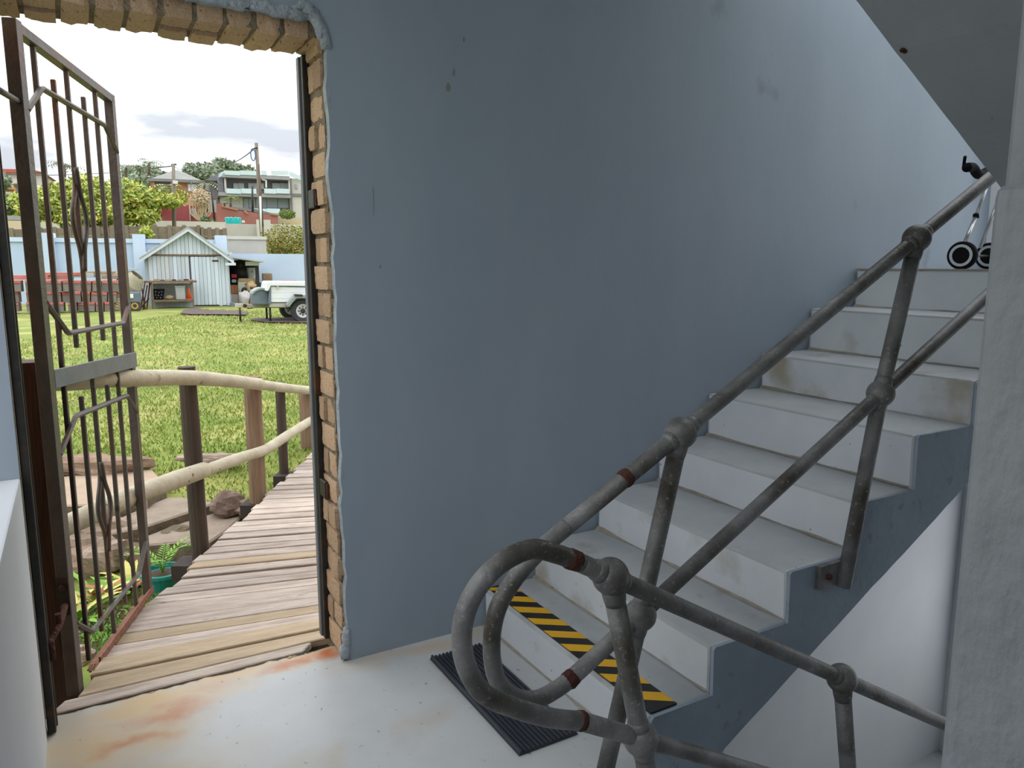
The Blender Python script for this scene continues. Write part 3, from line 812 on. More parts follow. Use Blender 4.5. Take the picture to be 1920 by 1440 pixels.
# ------------------------------------------------------------------ log fence along the walkway
lf = thing('log_fence', 'rustic log fence with pale rails along the boardwalk edge', 'fence', W(-1.78, 5, DZ))
rg = random.Random(3)
def post(r, d, z0, z1, rad, mt_, lean=0.0):
    b = MB(); pts = [W(r + lean * (1 - t), d, z0 + (z1 - z0) * t) for t in (0, .12, .3, .5, .7, .88, 1)]
    b.tube(pts, [rad * (1 + .05 * rg.uniform(-1, 1)) for _ in pts], 14); b.build('post', mt_, lf, smooth=False)
FK, FZ = 1.04, DZ - .064                # the fence stands on the bearers just outside the planks
fz = lambda z: CAMH - (CAMH - z) * FK
def fpost(r, d, z0, z1, rad, mt_, lean=0.0): post(r * FK, d * FK, fz(z0), fz(z1), rad * FK, mt_, lean)
fpost(-1.745, 4.02, DZ, .97, .047, 'log_brown', .01)
fpost(-1.745, 5.02, DZ, .77, .056, 'log_split')
fpost(-1.79, 5.76, DZ - .02, .62, .036, 'log_brown')
fpost(-1.785, 6.42, DZ - .01, .46, .05, 'log_split')
def rail(pts, rad):
    pts = smooth_path([W(r * FK, d * FK, fz(z)) for r, d, z in pts], 6); b = MB()
    b.tube(pts, [rad * (1 + .09 * mnoise.noise(V((i * .35, rad * 99, 1)))) for i in range(len(pts))], 12, jit=.025, rng=rg)
    b.build('rail', 'log_pale', lf, smooth=True)
rail([(-1.72, 2.72, 1.085), (-1.70, 3.1, 1.04), (-1.69, 3.5, .985), (-1.69, 4.0, .912), (-1.69, 4.6, .80), (-1.69, 5.0, .722)], .041)
rail([(-1.70, 5.0, .722), (-1.73, 5.75, .575), (-1.735, 6.4, .452), (-1.74, 7.2, .33)], .036)
rail([(-1.79, 2.75, .485), (-1.74, 3.4, .455), (-1.68, 4.0, .405)], .046)
rail([(-1.68, 3.98, .402), (-1.68, 4.6, .325), (-1.68, 5.04, .268), (-1.73, 5.76, .213), (-1.735, 6.4, .188)], .036)
gp_ = tag(MB().box(-.30, -.078, 3.10, 3.22, -.60, 1.17).build('gate_post', 'wood_dark', bevel=.004), 'dark brown timber post behind the open gate', 'post')
# ------------------------------------------------------------------ steel frame on the doorway
fr = struct(MB().box(XR - .018, XR + .014, 2.872, 2.93, .002, 2.258).build('trim_1', 'frame_steel', bevel=.003, segs=1), 'dark steel gate frame fixed in the brick doorway')
b = MB(); b.box(XR - .024, XR - .018, 2.905, 2.935, .004, 2.255); b.build('sky_lit_strip', 'gate_plate', fr)  # lighter strip paints in the sky-lit face of the frame
b = MB(); b.box(XL + .002, XL + .026, 2.69, 2.73, .004, 2.25); b.box(XL + .012, XL + .030, 2.73, 2.745, .004, 2.25); b.build('jamb_bar', 'frame_steel', fr, bevel=.003, segs=1)
for z in (1.745, .645):
    b = MB(); b.box(XR - .016, XR + .006, 2.80, 2.873, z - .034, z + .034); kp = b.build('latch_keeper', 'frame_steel', fr, bevel=.003, segs=1)
    b = MB(); b.box(XR - .012, XR + .004, 2.784, 2.80, z - .026, z + .028); b.build('keeper_lip', 'rust', kp)
# ------------------------------------------------------------------ the gate, swung outward
GO, GU = V((-.10, 3.036, 0)), V((.3426, .9394, 0)).normalized(); GN = V((GU.y, -GU.x, 0))
gt = thing('steel_gate', 'rusty brown steel security gate standing open', 'gate', GO)
G = lambda u, z, n=0.0: GO + GU * u + ZV * z + GN * n
GWD = .90
def gbar(nm, a, b_, w=.016, t=.016, mt_='gate_steel', n=0.0):
    m_ = MB(); m_.bar(G(*a, n), G(*b_, n), t, w, up=GU if abs(a[0] - b_[0]) < .05 else ZV); return m_.build(nm, mt_, gt, bevel=.002, segs=1)
gbar('hinge_stile', (.0, -.05), (.0, 2.285), .046, .042)
gbar('latch_stile', (GWD, -.075), (GWD, 2.245), .042, .034)
gbar('top_rail', (.0, 2.266), (GWD + .02, 2.226), .034, .034)
m_ = MB(); m_.bar(G(.20, -.052), G(GWD + .02, -.066), .044, .010); m_.bar(G(.20, -.036, .018), G(GWD + .02, -.05, .018), .008, .034)
for q in range(4): m_.bar(G(.20, -.05, -.016 + q * .011), G(.17 - .012 * (q % 2), -.056, -.016 + q * .011), .008, .006)
m_.build('bottom_rail', 'rail_rust', gt)
m_ = MB(); m_.hexa([G(.02, 1.08, .012), G(GWD + .03, 1.038, .012), G(GWD + .03, 1.038, .022), G(.02, 1.08, .022), G(.02, 1.146, .012), G(GWD + .03, 1.108, .012), G(GWD + .03, 1.108, .022), G(.02, 1.146, .022)])
mr_ = m_.build('mid_rail', 'gate_plate', gt, bevel=.002, segs=1)
m_ = MB(); m_.hexa([G(.02, 1.08, -.018), G(GWD, 1.038, -.018), G(GWD, 1.038, .012), G(.02, 1.08, .012), G(.02, 1.10, -.018), G(GWD, 1.06, -.018), G(GWD, 1.06, .012), G(.02, 1.10, .012)]); m_.build('mid_angle', 'gate_steel', gt)
US = [.145, .295, .425, .583, .72]
for i, u in enumerate(US):
    if i % 2 == 0: gbar('bar', (u, (.0, 0, -.03, 0, -.045)[i]), (u, 2.262 - .045 * u))
    else:
        gbar('bar', (u, 1.195), (u, 2.168)); gbar('bar', (u, .045 if i == 1 else .03), (u, 1.008))
def bent(pts, n=-.014):
    m_ = MB(); q = [G(u, z, n) for u, z in pts]
    m_.tube([q[0], q[1].lerp(q[0], .06), q[1].lerp(q[2], .01), q[2].lerp(q[1], .01), q[2].lerp(q[3], .06), q[3]], .0105, 6)
    m_.build('bent_bar', 'gate_steel', gt, smooth=False)
bent([(.02, 2.01), (.152, 2.107), (.77, 2.092), (GWD, 2.0)], .014)
bent([(.02, 1.38), (.189, 1.259), (.807, 1.253), (GWD, 1.33)], .014)
bent([(.02, .845), (.193, .95), (.78, .928), (GWD, .83)], .014)
bent([(.02, .21), (.159, .108), (.754, .099), (GWD, .215)], .014)
for zb, zt in ((1.483, 1.875), (.336, .715)):
    for s_ in (-1, 1):
        pts = []
        for i in range(25):
            t = i / 24; bul = math.sin(math.pi * min(1, max(0, (t - .22) / .56))) ** 1.2 * .046 - .018 * (max(0, .22 - t) / .22) - .018 * (max(0, t - .78) / .22)
            pts.append(G(.425 + s_ * (.006 + bul), zb + (zt - zb) * t, .004 + .006 * s_))
        m_ = MB(); m_.tube(pts, .0095, 6); m_.build('twisted_strip', 'gate_steel', gt, smooth=True)
m_ = MB(); m_.tube([V((XL + .02, 2.74, .275)), V((-.12, 2.90, .285)), G(0, .31)], .010, 8); m_.tube([V((XL + .028, 2.742, .235)), V((XL + .028, 2.742, .30))], .016, 10); hg = m_.build('hinge', 'rust', gt, smooth=True)
m_ = MB(); m_.tube([V((-.125, 2.89, .275)), V((-.125, 2.89, .325))], .011, 8); m_.build('hinge_pin', 'rust', hg)
m_ = MB(); m_.tube([V((XL + .02, 2.74, 2.02)), G(0, 2.03)], .010, 8); m_.tube([V((-.15, 2.86, 2.02)), V((-.15, 2.86, 2.07))], .010, 8); m_.build('hinge', 'gate_steel', gt, smooth=True)
m_ = MB(); m_.fbox(G(-.024, .335, 0), GN * .02, GU * .003, ZV * .07); lp_ = m_.build('lug_plate', 'frame_steel', gt)
for zb_ in (.37, .30): MB().ball(G(-.03, zb_), .011, n=10, m=6).build('bolt', 'rust', lp_)
# ------------------------------------------------------------------ garden beside the walkway
def slab(name, label, pts, z, th, mt_top):
    b = MB(); q = [W(*PZ(x, y, z), z - th) for x, y in pts]
    b.prism(q, (0, 0, th), 1, cap0=1, cap1=0)
    return tag(b.build(name, [mt_top, 'slab_side'], bevel=.012, segs=1), label, 'paving slab')
slab('paving_slab', 'broad pinkish stone slab below the lawn edge', [(60, 950), (180, 945), (275, 935), (312, 906), (286, 880), (240, 883), (120, 893), (50, 905)], -.20, .16, 'slab_pink')
slab('garden_step', 'upper concrete garden step behind the log rail', [(200, 1002), (277, 985), (352, 960), (404, 942), (348, 932), (315, 932), (275, 948), (215, 975)], -.28, .16, 'slab_grey')
slab('garden_step', 'lower concrete garden step beside the boulder', [(262, 1022), (330, 1016), (392, 1016), (430, 990), (462, 958), (400, 962), (340, 980), (275, 1004)], -.34, .18, 'slab_grey')
def rock(name, label, px, py, z, rx, ry, rz, seed, mt_='stone', rot=0.0, amp=.45):
    r, d = PZ(px, py, z); b = MB(); b.ball(W(r, d, z + rz * .55), rx, ry, rz, 18, 12, amp, 1.8, seed, flat=rz * .62)
    if rot:
        c = W(r, d, 0)
        for i, v in enumerate(b.v):
            q = v - c; b.v[i] = V((c.x + q.x * math.cos(rot) - q.y * math.sin(rot), c.y + q.x * math.sin(rot) + q.y * math.cos(rot), v.z))
    return tag(b.build(name, mt_, smooth=False), label, 'rock')
rock('boulder', 'round mottled boulder at the end of the garden step', 428, 962, -.33, .125, .11, .11, 3, 'boulder_stone', amp=.3)
rock('rock', 'small tan rock leaning on the boulder by the boardwalk', 462, 962, -.33, .09, .07, .07, 5)
rock('rock', 'long pink rock at the lawn edge behind the gate', 160, 885, -.2, .50, .12, .10, 8, 'stone_red', -.45)
rock('rock', 'low flat rock in the grass behind the first post', 400, 865, -.13, .28, .07, .05, 9, 'stone', -.5)
rock('rock', 'big grey weathered rock below the paving slab', 165, 1030, -.45, .34, .16, .16, 11, 'stone', -.4)
rock('rock', 'yellowish block of rock under the big grey rock', 205, 1062, -.5, .15, .11, .13, 13, 'stone')
rock('rock', 'flat tan rock beside the fern pot', 270, 1050, -.52, .26, .12, .10, 17, 'stone_red', -.3)
rock('rock', 'wide brown rock low behind the yellow leaves', 150, 1075, -.55, .26, .14, .12, 19, 'stone_red', -.3)
rock('rock', 'dark rock edging the lower garden step', 330, 1035, -.5, .17, .09, .11, 23, 'slab_side', -.3)
rock('rock', 'narrow red rock at the edge of the pink slab', 150, 968, -.36, .24, .09, .09, 29, 'stone_red', -.6)
rock('rock', 'pale stone on the weeds beside the gate post', 150, 1245, -.5, .07, .06, .06, 37, 'slab_pink')
b = MB(); q = [PZ(x, y, -.585) for x, y in [(40, 1100), (330, 1085), (360, 1130), (280, 1160), (190, 1230), (90, 1240)]]
b.prism([W(r, d, -.62) for r, d in q], (0, 0, .03)); struct(b.build('soil_bed', 'soil'), 'dark bare soil bed below the boardwalk')
# fern in a teal pot
r, d = PZ(308, 1118, -.56); pc_ = W(r, d, -.56)
fp = thing('potted_fern', 'young green cycad fern in a teal plastic pot', 'potted plant', pc_)
b = MB(); b.lathe([(.085, 0), (.115, .15), (.135, .155), (.135, .175), (.118, .178), (.112, .15), (.02, .145)], pc_, (0, 0, 1), 24); b.build('pot', 'pot_teal', fp, smooth=False)
b = MB(); b.lathe([(.108, .13), (.09, .15), (.02, .158)], pc_, (0, 0, 1), 16); b.build('potting_soil', 'soil', fp)
rg = random.Random(41)
for i in range(6):
    a = (.3, 1.3, 2.6, 3.6, 4.4, 5.4)[i]; L_ = (.30, .20, .26, .30, .22, .34)[i]
    b = MB(); pts = []
    for k in range(12):
        t = k / 11; pts.append(pc_ + V((math.cos(a) * L_ * (.2 * t + .55 * t * t), math.sin(a) * L_ * (.2 * t + .55 * t * t), .15 + L_ * (1.1 * t - .45 * t * t))))
    b.tube(pts, [.004 * (1 - .6 * k / 11) for k in range(12)], 5)
    for k in range(3, 12):
        for s_ in (-1, 1):
            dr = V((-math.sin(a), math.cos(a), 0)) * s_ + V((math.cos(a) * .5, math.sin(a) * .5, .35)); b.leaf(pts[k], dr, ZV, .075 * (1.1 - k / 16), .016, 0)
    b.build('frond', 'leaf_fern', fp)
def rosette(name, label, px, py, z, n, L_, wd, mats, seed, cat='plant', spread=.9, group=None):
    r, d = PZ(px, py, z); c = W(r, d, z); rg = random.Random(seed); t_ = thing(name, label, cat, c, group)
    for i in range(n):
        a = 6.283 * i / n + rg.uniform(-.3, .3); el = rg.uniform(.35, 1.2); l_ = L_ * rg.uniform(.6, 1.1)
        b = MB(); h0 = V((math.cos(a), math.sin(a), 0)); sd = V((-math.sin(a), math.cos(a), 0)); prev = None
        for k in range(6):
            t = k / 5; p = c + h0 * (l_ * spread * t * math.cos(el * (1 - t * .6))) + ZV * (l_ * math.sin(el) * t * (1.15 - .55 * t))
            w_ = wd * (.5 + 1.6 * t * (1 - t)) * (1 if k < 5 else .1)
            k0 = len(b.v); b.v += [p - sd * w_, p + sd * w_ + ZV * .002]
            if k: b.f.append([k0 - 2, k0 - 1, k0 + 1, k0]); b.m.append(0)
        b.build('leaf', rg.choice(mats), t_)
    return t_
rosette('bromeliad', 'bright yellow-green strappy plant just behind the gate post', 150, 1165, -.57, 13, .30, .022, ['leaf_yellow', 'leaf_yellow', 'leaf_fern'], 1)
rosette('bromeliad', 'variegated plant with yellow arching leaves behind the gate bars', 180, 1130, -.57, 14, .32, .02, ['leaf_yellow', 'leaf_fern', 'leaf_yellow'], 2)
rosette('bromeliad', 'red-tipped leafy plant against the rocks', 215, 1125, -.57, 15, .24, .022, ['leaf_red', 'leaf_fern', 'leaf_red'], 3)
rosette('bromeliad', 'red and green plant left of the fern pot', 245, 1105, -.57, 14, .24, .022, ['leaf_red', 'leaf_yellow', 'leaf_fern'], 4)
rosette('fern', 'pale green small fern growing between the rocks', 262, 1000, -.45, 12, .26, .016, ['leaf_fern'], 6)
rosette('fern', 'small bright fern sprig behind the dark post', 393, 990, -.42, 8, .14, .014, ['leaf_fern', 'leaf_weed'], 7)
b = MB(); rg = random.Random(9)
for i in range(3600):
    if rg.random() < .68: r, d = PZ(rg.gauss(320, 26), rg.gauss(1125, 28), -.56)
    else: r, d = PZ(rg.gauss(205, 40), rg.gauss(1200, 26), -.58)
    p = W(min(r, -1.80), d, -.60 + rg.uniform(0, .10)); b.leaf(p, (rg.uniform(-1, 1), rg.uniform(-1, 1), rg.uniform(.1, 1.2)), (rg.uniform(-1, 1), rg.uniform(-1, 1), 1), rg.uniform(.02, .045), rg.uniform(.008, .016), 0 if rg.random() < .75 else 1)
tag(b.build('groundcover', ['leaf_weed', 'blade_fresh']), 'low green weeds beside the boardwalk', 'weeds', kind='stuff')
# ------------------------------------------------------------------ across the lawn: this side lies square to the house
set_frame(LAWN_A, LAWN_K)
m = mat('wall_blue', '#aabdd2', '#b4c6d9', scale=.8, rough=.85, bump=.1)
mat('wall_blue_cap', '#b2c4d7', '#bccddd', scale=1, rough=.85)
mat('render_grey', '#a8a59f', '#b3b0aa', scale=.9, rough=.9)
mat('render_pale', '#b5b2a8', '#bfbdb4', scale=.9, rough=.9)
mat('render_cream', '#b7a88c', '#c2b49a', scale=.9, rough=.9)
m = mat('panel_conc', '#6c6254', '#7e7363', '#4f473e', scale=2.5, rough=.95, bump=.3, p3=.76, rand=.1)
m = mat('shed_wood', '#b4c2cc', '#c6d2da', '#8d867e', scale=2.2, rough=.85, stretch=(7, 7, .7), bump=.3, bscale=10, rand=.12, p3=.78)
mat('shed_wood_worn', '#aeb4b4', '#c0c8ca', '#7d7268', scale=2.4, rough=.9, stretch=(6, 6, .8), bump=.3, rand=.12)
mat('shed_gap', '#6a6866', '#787674', scale=3, rough=.95)
mat('shed_trim', '#bcc7cf', '#c8d1d7', scale=2, rough=.8)
mat('roof_sheet', '#9a9f9f', '#a9acac', scale=2, rough=.6)
mat('bench_wood', '#6a5644', '#806a54', '#453629', scale=4, rough=.9, rand=.1)
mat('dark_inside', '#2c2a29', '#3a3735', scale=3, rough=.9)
mat('cone_orange', '#d8512a', '#e06030', scale=3, rough=.5)
mat('tub_grey', '#989c9c', '#a5a8a8', scale=3, rough=.5)
mat('tan_basket', '#9a8660', '#ad9a74', scale=8, rough=.8)
mat('appliance_white', '#b4b0a2', '#c0bdb0', scale=3, rough=.5)
mat('glass_dark', '#2e3438', rough=.15)
mat('cupboard', '#9a6a48', '#a87a56', scale=4, rough=.6)
mat('red_plastic', '#a02024', rough=.5)
mat('bag_black', '#2a272a', '#3a363a', scale=4, rough=.55, bump=.5)
mat('bag_white', '#a3a0a0', '#b8b5b5', scale=5, rough=.7, bump=.5)
mat('chair_brown', '#7a6a58', '#8a7964', scale=6, rough=.9)
m = mat('trailer_white', '#d2d6da', '#d9dcdf', scale=3, rough=.35)
mat('trailer_frame', '#a7a697', '#b4b2a4', scale=4, rough=.6)
mat('trailer_grey', '#5a6670', '#66727b', scale=3, rough=.55)
mat('trailer_guard', '#7b8686', '#889291', scale=3, rough=.55)
mat('tyre', '#303234', '#3d3f40', scale=6, rough=.85)
mat('rim_white', '#c6c8c8', rough=.5)
mat('tarp_brown', '#4e4242', '#5c4e4c', scale=3, rough=.9)
m = mat('tile_face', '#6a6462', '#7c7673', '#544e4c', scale=7, rough=.9, rand=.18)
m = mat('tile_red', '#a4584e', '#b86e62', '#84483e', scale=9, rough=.9, rand=.15)
mat('sheet_red', '#a05a52', '#b4746a', '#8a4a42', scale=3, rough=.8, rand=.12)
mat('timber_old', '#8a7660', '#a38f78', '#5c4c3e', scale=5, rough=.9, rand=.2)
mat('mixer_drum', '#8f8a76', '#a09b88', '#6c6656', scale=4, rough=.7)
mat('rim_yellow', '#a8822a', '#b8923a', scale=4, rough=.7)
def on_ground(d, r=0): return gz(r, d)
# blue boundary wall
bwl = thing('boundary_wall', 'pale blue plastered boundary wall with pillars behind the shed', 'wall', W(-12, 28.5, .2))
bwl['kind'] = 'structure'
b = MB(); r0 = pr(-260, 500, 28.5)[0]; r1 = pr(425, 500, 28.5)[0]; zt = pr(200, 447, 28.5)[1]; b.ebox(r0, r1, 28.5, 28.75, -.1, zt - .15); b.build('wall_panel', 'wall_blue', bwl)
b = MB(); b.ebox(r0, r1, 28.44, 28.81, zt - .15, zt); b.build('coping', 'wall_blue_cap', bwl)
for x in (-140, -30, 94, 264, 417):
    b = MB(); rc = pr(x, 500, 28.4)[0]; b.ebox(rc - .2, rc + .2, 28.3, 28.8, -.1, zt + .16); b.build('pillar', 'wall_blue_cap', bwl)
r2 = pr(640, 500, 28.5)[0]; zt2 = pr(520, 476, 28.5)[1]
b = MB(); b.ebox(r1 + .02, r2, 28.5, 28.75, -.1, zt2); lw = tag(b.build('garden_wall', 'wall_blue'), 'lower stretch of pale blue wall behind the trailer', 'wall'); lw['kind'] = 'structure'
b = MB(); b.pbox(427, 449, 500, 490, 29.6, .25); uw = tag(b.build('garden_wall', 'render_grey'), 'grey rendered wall panel above the low blue wall', 'wall'); uw['kind'] = 'structure'
b = MB(); b.pbox(426, 443, 500, 449, 29.55, .35); b.build('coping', 'render_pale', uw)
# ---- shed
SD = 26.0
sg = on_ground(SD) - .02
shd = thing('shed', 'pale blue weathered board shed with a steep gable', 'shed', W(pr(355, 575, SD)[0], SD, sg))
rA, rB = pr(280, 520, SD)[0], pr(431, 520, SD)[0]; zE = pr(355, 478, SD)[1]; zA = pr(352, 430, SD)[1]; rC = pr(353, 440, SD)[0]
dA, dB = pr(359, 520, SD)[0], pr(410, 520, SD)[0]; zD = pr(385, 481.5, SD)[1]
b = MB(); b.ebox(rA + .05, rB - .05, SD + .03, SD + 2.0, sg, zE); b.prism([W(rA + .05, SD + .03, zE), W(rB - .05, SD + .03, zE), W(rC, SD + .03, zA - .1)], HV * 1.95); b.build('body', 'shed_gap', shd)
ub = unitbox('shed_wood', .04); ubw = unitbox('shed_wood_worn', .04)
def eplank(me, name, parent, r0, r1, d, z0, z1, th=.025):
    c = W((r0 + r1) / 2, d, (z0 + z1) / 2)
    return shared(name, me, parent, Matrix.Translation(c - parent_loc(parent)) @ Matrix.Rotation(-FR['a'], 4, 'Z') @ Matrix.Diagonal((r1 - r0, th, z1 - z0, 1)))
rg = random.Random(61); w_ = .125
r = rA; bench_z = pr(320, 528, SD)[1]
while r < rB - .02:
    r2_ = min(r + w_, rB)
    if not (dA - .02 < (r + r2_) / 2 < dB + .02):
        eplank(ubw if r < dA and rg.random() < .6 else ub, 'board', shd, r + .005, r2_ - .005, SD, sg + .02 + rg.uniform(0, .03), zE - .01)
    r = r2_
r = rA - .1
while r < rB + .1:
    t = max(0, 1 - abs((r + w_ / 2) - rC) / (rC - rA + .25)); zt_ = zE + (zA - zE) * t
    if zt_ - zE > .08: eplank(ub, 'board', shd, r + .005, r + w_ - .005, SD - .03, zE + .01, zt_ - .03)
    r += w_
b = MB(); b.ebox(rA - .02, rB + .02, SD - .05, SD + .0, zE - .03, zE + .02); b.build('ledger', 'bench_wood', shd)
drr = MB().ebox(dA, dB, SD - .035, SD - .015, sg + .08, zD).build('door', 'shed_gap', shd)
nb = 7
for i in range(nb):
    a = dA + (dB - dA) * i / nb; e = dA + (dB - dA) * (i + 1) / nb
    eplank(ub, 'board', drr, a + .005, e - .005, SD - .045, sg + .07, zD)
b = MB(); b.ebox(dB - .18, dB + .02, SD - .075, SD - .06, zD - .16, zD - .11); b.build('hinge', 'rust', drr)
eL, eR = pr(262, 487, SD), pr(438, 490, SD); zA2 = pr(352, 427, SD)[1]
for (rr_, zz_) in (eL, eR):
    b = MB(); b.prism([W(rC, SD - .25, zA2), W(rC, SD - .25, zA2 - .13), W(rr_, SD - .25, zz_ - .10), W(rr_, SD - .25, zz_ + .03)], HV * .05); b.build('barge_board', 'shed_trim', shd)
    b = MB(); b.prism([W(rC, SD - .28, zA2 + .03), W(rC, SD - .28, zA2), W(rr_, SD - .28, zz_ + .03), W(rr_, SD - .28, zz_ + .06)], HV * 2.5); b.build('roof_sheet', 'roof_sheet', shd)
b = MB(); b.ebox(eR[0] - .28, eR[0] + .05, SD - .30, SD - .2, eR[1] - .14, eR[1] - .05); b.build('gutter', 'shed_trim', shd)
b = MB(); rS = pr(272, 520, SD)[0]; b.ebox(rS, rA, SD + .25, SD + 2.0, sg, zE - .05); b.build('side_wall', 'shed_wood', shd)
# ---- lean-to beside the shed
LD = 26.6
lt = thing('lean_to', 'open lean-to shelter on the side of the shed', 'shelter', W(pr(460, 560, LD)[0], LD, on_ground(LD)))
q0, q1 = pr(434, 484, LD - .4), pr(494, 491, LD - .4)
b = MB(); b.prism([W(q0[0], LD - .5, q0[1]), W(q1[0], LD - .5, q1[1] - .02), W(q1[0], LD - .5, q1[1] + .03), W(q0[0], LD - .5, q0[1] + .05)], HV * 2.2); b.build('roof', 'roof_sheet', lt)
b = MB(); b.pbox(460, 490.5, 486, 498, LD - .1, .05); b.build('fascia', 'shed_trim', lt)
b = MB(); b.pbox(480, 497, 486.5, 558, LD, .12); b.build('post', 'dark_inside', lt)
b = MB(); b.ebox(pr(432, 520, LD)[0], pr(489, 520, LD)[0], LD + 1.3, LD + 1.35, 0, q0[1] - .05); b.build('back_panel', 'dark_inside', lt)
def P_(name, label, cat, parts, base, grp=None):
    """a thing from boxes measured on the photograph: parts = (name, material, x0, y0, x1, y1, d, depth)"""
    x0 = min(p[2] for p in parts); x1 = max(p[4] for p in parts); d = min(p[6] for p in parts); y1 = max(p[5] for p in parts)
    r_, z_ = pr((x0 + x1) / 2, y1, d)
    if len(parts) == 1:
        p = parts[0]; b = MB(); b.pbox(*p[2:8]); return tag(b.build(name, p[1], bevel=.01, segs=1), label, cat, grp)
    t_ = thing(name, label, cat, W(r_, d, z_), grp)
    for p in parts:
        b = MB(); b.pbox(*p[2:8]); b.build(p[0], p[1], t_, bevel=.006, segs=1)
    return t_
wm = P_('washing_machine', 'old white front-loading washing machine under the lean-to', 'washing machine', [('body', 'appliance_white', 447, 525, 480, 572, LD + .1, .6), ('control_panel', 'tan_basket', 447, 522, 480, 528, LD + .08, .5)], None)
c_ = PD(460, 545, LD + .1); b = MB(); b.lathe([(.19, 0), (.2, .03), (.15, .04), (.14, .02)], c_, -HV, 22); dr_ = b.build('door_ring', 'appliance_white', wm)
b = MB(); b.lathe([(.14, .02), (.1, .035), (.02, .04)], c_, -HV, 18); b.build('door_glass', 'glass_dark', dr_)
P_('cupboard', 'tan wooden cupboard next to the washing machine', 'cupboard', [('body', 'cupboard', 432, 534, 448, 570, LD + .2, .5), ('door', 'cupboard', 433, 535, 439.5, 550, LD + .18, .02), ('door', 'cupboard', 440.5, 535, 447.5, 550, LD + .18, .02), ('plinth', 'render_grey', 432, 552, 449, 572, LD + .16, .04)], None)
P_('generator', 'red and black generator standing on the cupboard', 'generator', [('frame', 'black_plastic', 432, 515, 446, 533, LD + .25, .3), ('tank', 'red_plastic', 434, 514, 444, 521, LD + .2, .3), ('engine', 'tub_grey', 434.5, 524, 443, 530, LD + .2, .2)], None)
r_, z_ = pr(473, 523, LD + .2); c_ = W(r_, LD + .35, z_)
bk = thing('bucket', 'grey plastic bucket standing on the washing machine', 'bucket', c_)
b = MB(); b.lathe([(.13, 0), (.16, .38), (.17, .38), (.17, .40)], c_, (0, 0, 1), 18); b.build('body', 'tub_grey', bk)
b = MB(); b.tube([c_ + RV * .17 + ZV * .33, c_ - HV * .17 + ZV * .25, c_ - RV * .17 + ZV * .33], .012, 6); b.build('handle', 'black_plastic', bk)
b = MB(); b.ball(PD(455, 514, LD + .8), .34, .25, .3, 14, 10, .5, 2, 4); tag(b.build('rubbish_bag', 'bag_black', smooth=True), 'black rubbish bag piled at the back of the lean-to', 'bag')
b = MB(); b.ball(PD(444, 503, LD + .95), .20, .2, .22, 14, 10, .5, 2, 9); tag(b.build('rubbish_bag', 'bag_black', smooth=True), 'small black rubbish bag near the shed side under the roof', 'bag')
b = MB(); b.ball(PD(461, 559, LD - .6), .24, .2, .26, 14, 10, .6, 2, 14); tag(b.build('sack', 'bag_white', smooth=True), 'white crumpled sack in front of the washing machine', 'sack')
b = MB(); b.ball(PD(471, 537, LD - .3), .2, .15, .16, 12, 8, .7, 2, 24); tag(b.build('sack', 'tan_basket', smooth=True), 'tan crumpled sack hanging by the washing machine', 'sack')
ch = thing('armchair', 'brown upholstered chair against the blue wall', 'chair', W(pr(500, 560, 27.4)[0], 27.4, on_ground(27.4)))
for nm, bx_, d_, dp in (('backrest', (492, 512, 511, 536), 27.7, .15), ('seat', (490, 536, 512, 548), 27.1, .7), ('arm', (489, 530, 492.5, 562), 27.1, .6), ('arm', (509, 530, 512.5, 562), 27.1, .6)):
    b = MB(); b.pbox(*bx_, d_, dp); b.build(nm, 'chair_brown', ch, bevel=.04, segs=2)
rf = thing('rusty_frame', 'rusty steel trestle leaning in front of the lean-to', 'trestle', PD(468, 590, 24.2))
for a, c in (((463, 592), (473, 538)), ((469, 592), (478, 538)), ((470, 540), (481, 541)), ((466, 575), (476, 575))):
    b = MB(); b.tube([PD(*a, 24.2), PD(*c, 24.9)], .028, 8); b.build('tube', 'rust', rf, smooth=True)
P_('crate', 'small dark blue crate on the ground beside the shed corner', 'crate', [('body', 'trailer_grey', 432.5, 568, 441, 576, 25.6, .4)], None)
# ---- work bench in front of the shed
BD = 25.0
wbn = thing('work_bench', 'rough wooden work bench with a shelf in front of the shed', 'bench', W(pr(320, 580, BD)[0], BD, on_ground(BD)))
for nm, mt_, bx_, d_, dp in (('top', 'bench_wood', (270, 526.5, 369, 530), BD - .05, .75), ('shelf', 'bench_wood', (285, 562, 363, 565.5), BD, .6), ('leg', 'bench_wood', (283.5, 530, 287, 583), BD, .08), ('leg', 'bench_wood', (360.5, 530, 363.5, 581), BD, .08), ('back_panel', 'tub_grey', (287, 531, 360, 562), BD + .6, .03), ('lower_panel', 'shed_wood_worn', (289, 566, 361, 578), BD + .58, .03), ('leg', 'bench_wood', (284, 530, 287, 580), BD + .6, .07), ('leg', 'bench_wood', (361, 530, 363.5, 580), BD + .6, .07)):
    b = MB(); b.pbox(*bx_, d_, dp); b.build(nm, mt_, wbn, bevel=.006, segs=1)
b = MB(); rg = random.Random(2)
for i in range(7):
    p = tag(MB().pbox(289 + i * 11, 524.8 - rg.random() * 1.5, 289 + i * 11 + rg.uniform(6, 10), 526.4, BD + rg.uniform(.05, .3), .12).build('timber_offcut', 'rust' if i % 2 else 'timber_old'), ['first', 'second', 'third', 'fourth', 'fifth', 'sixth', 'seventh'][i] + ' short offcut along the bench top, counted from the mixer side', 'offcut', 'offcuts on the bench')
cr = thing('crate', 'black perforated crate on the bench shelf', 'crate', PD(297, 561.5, BD + .1))
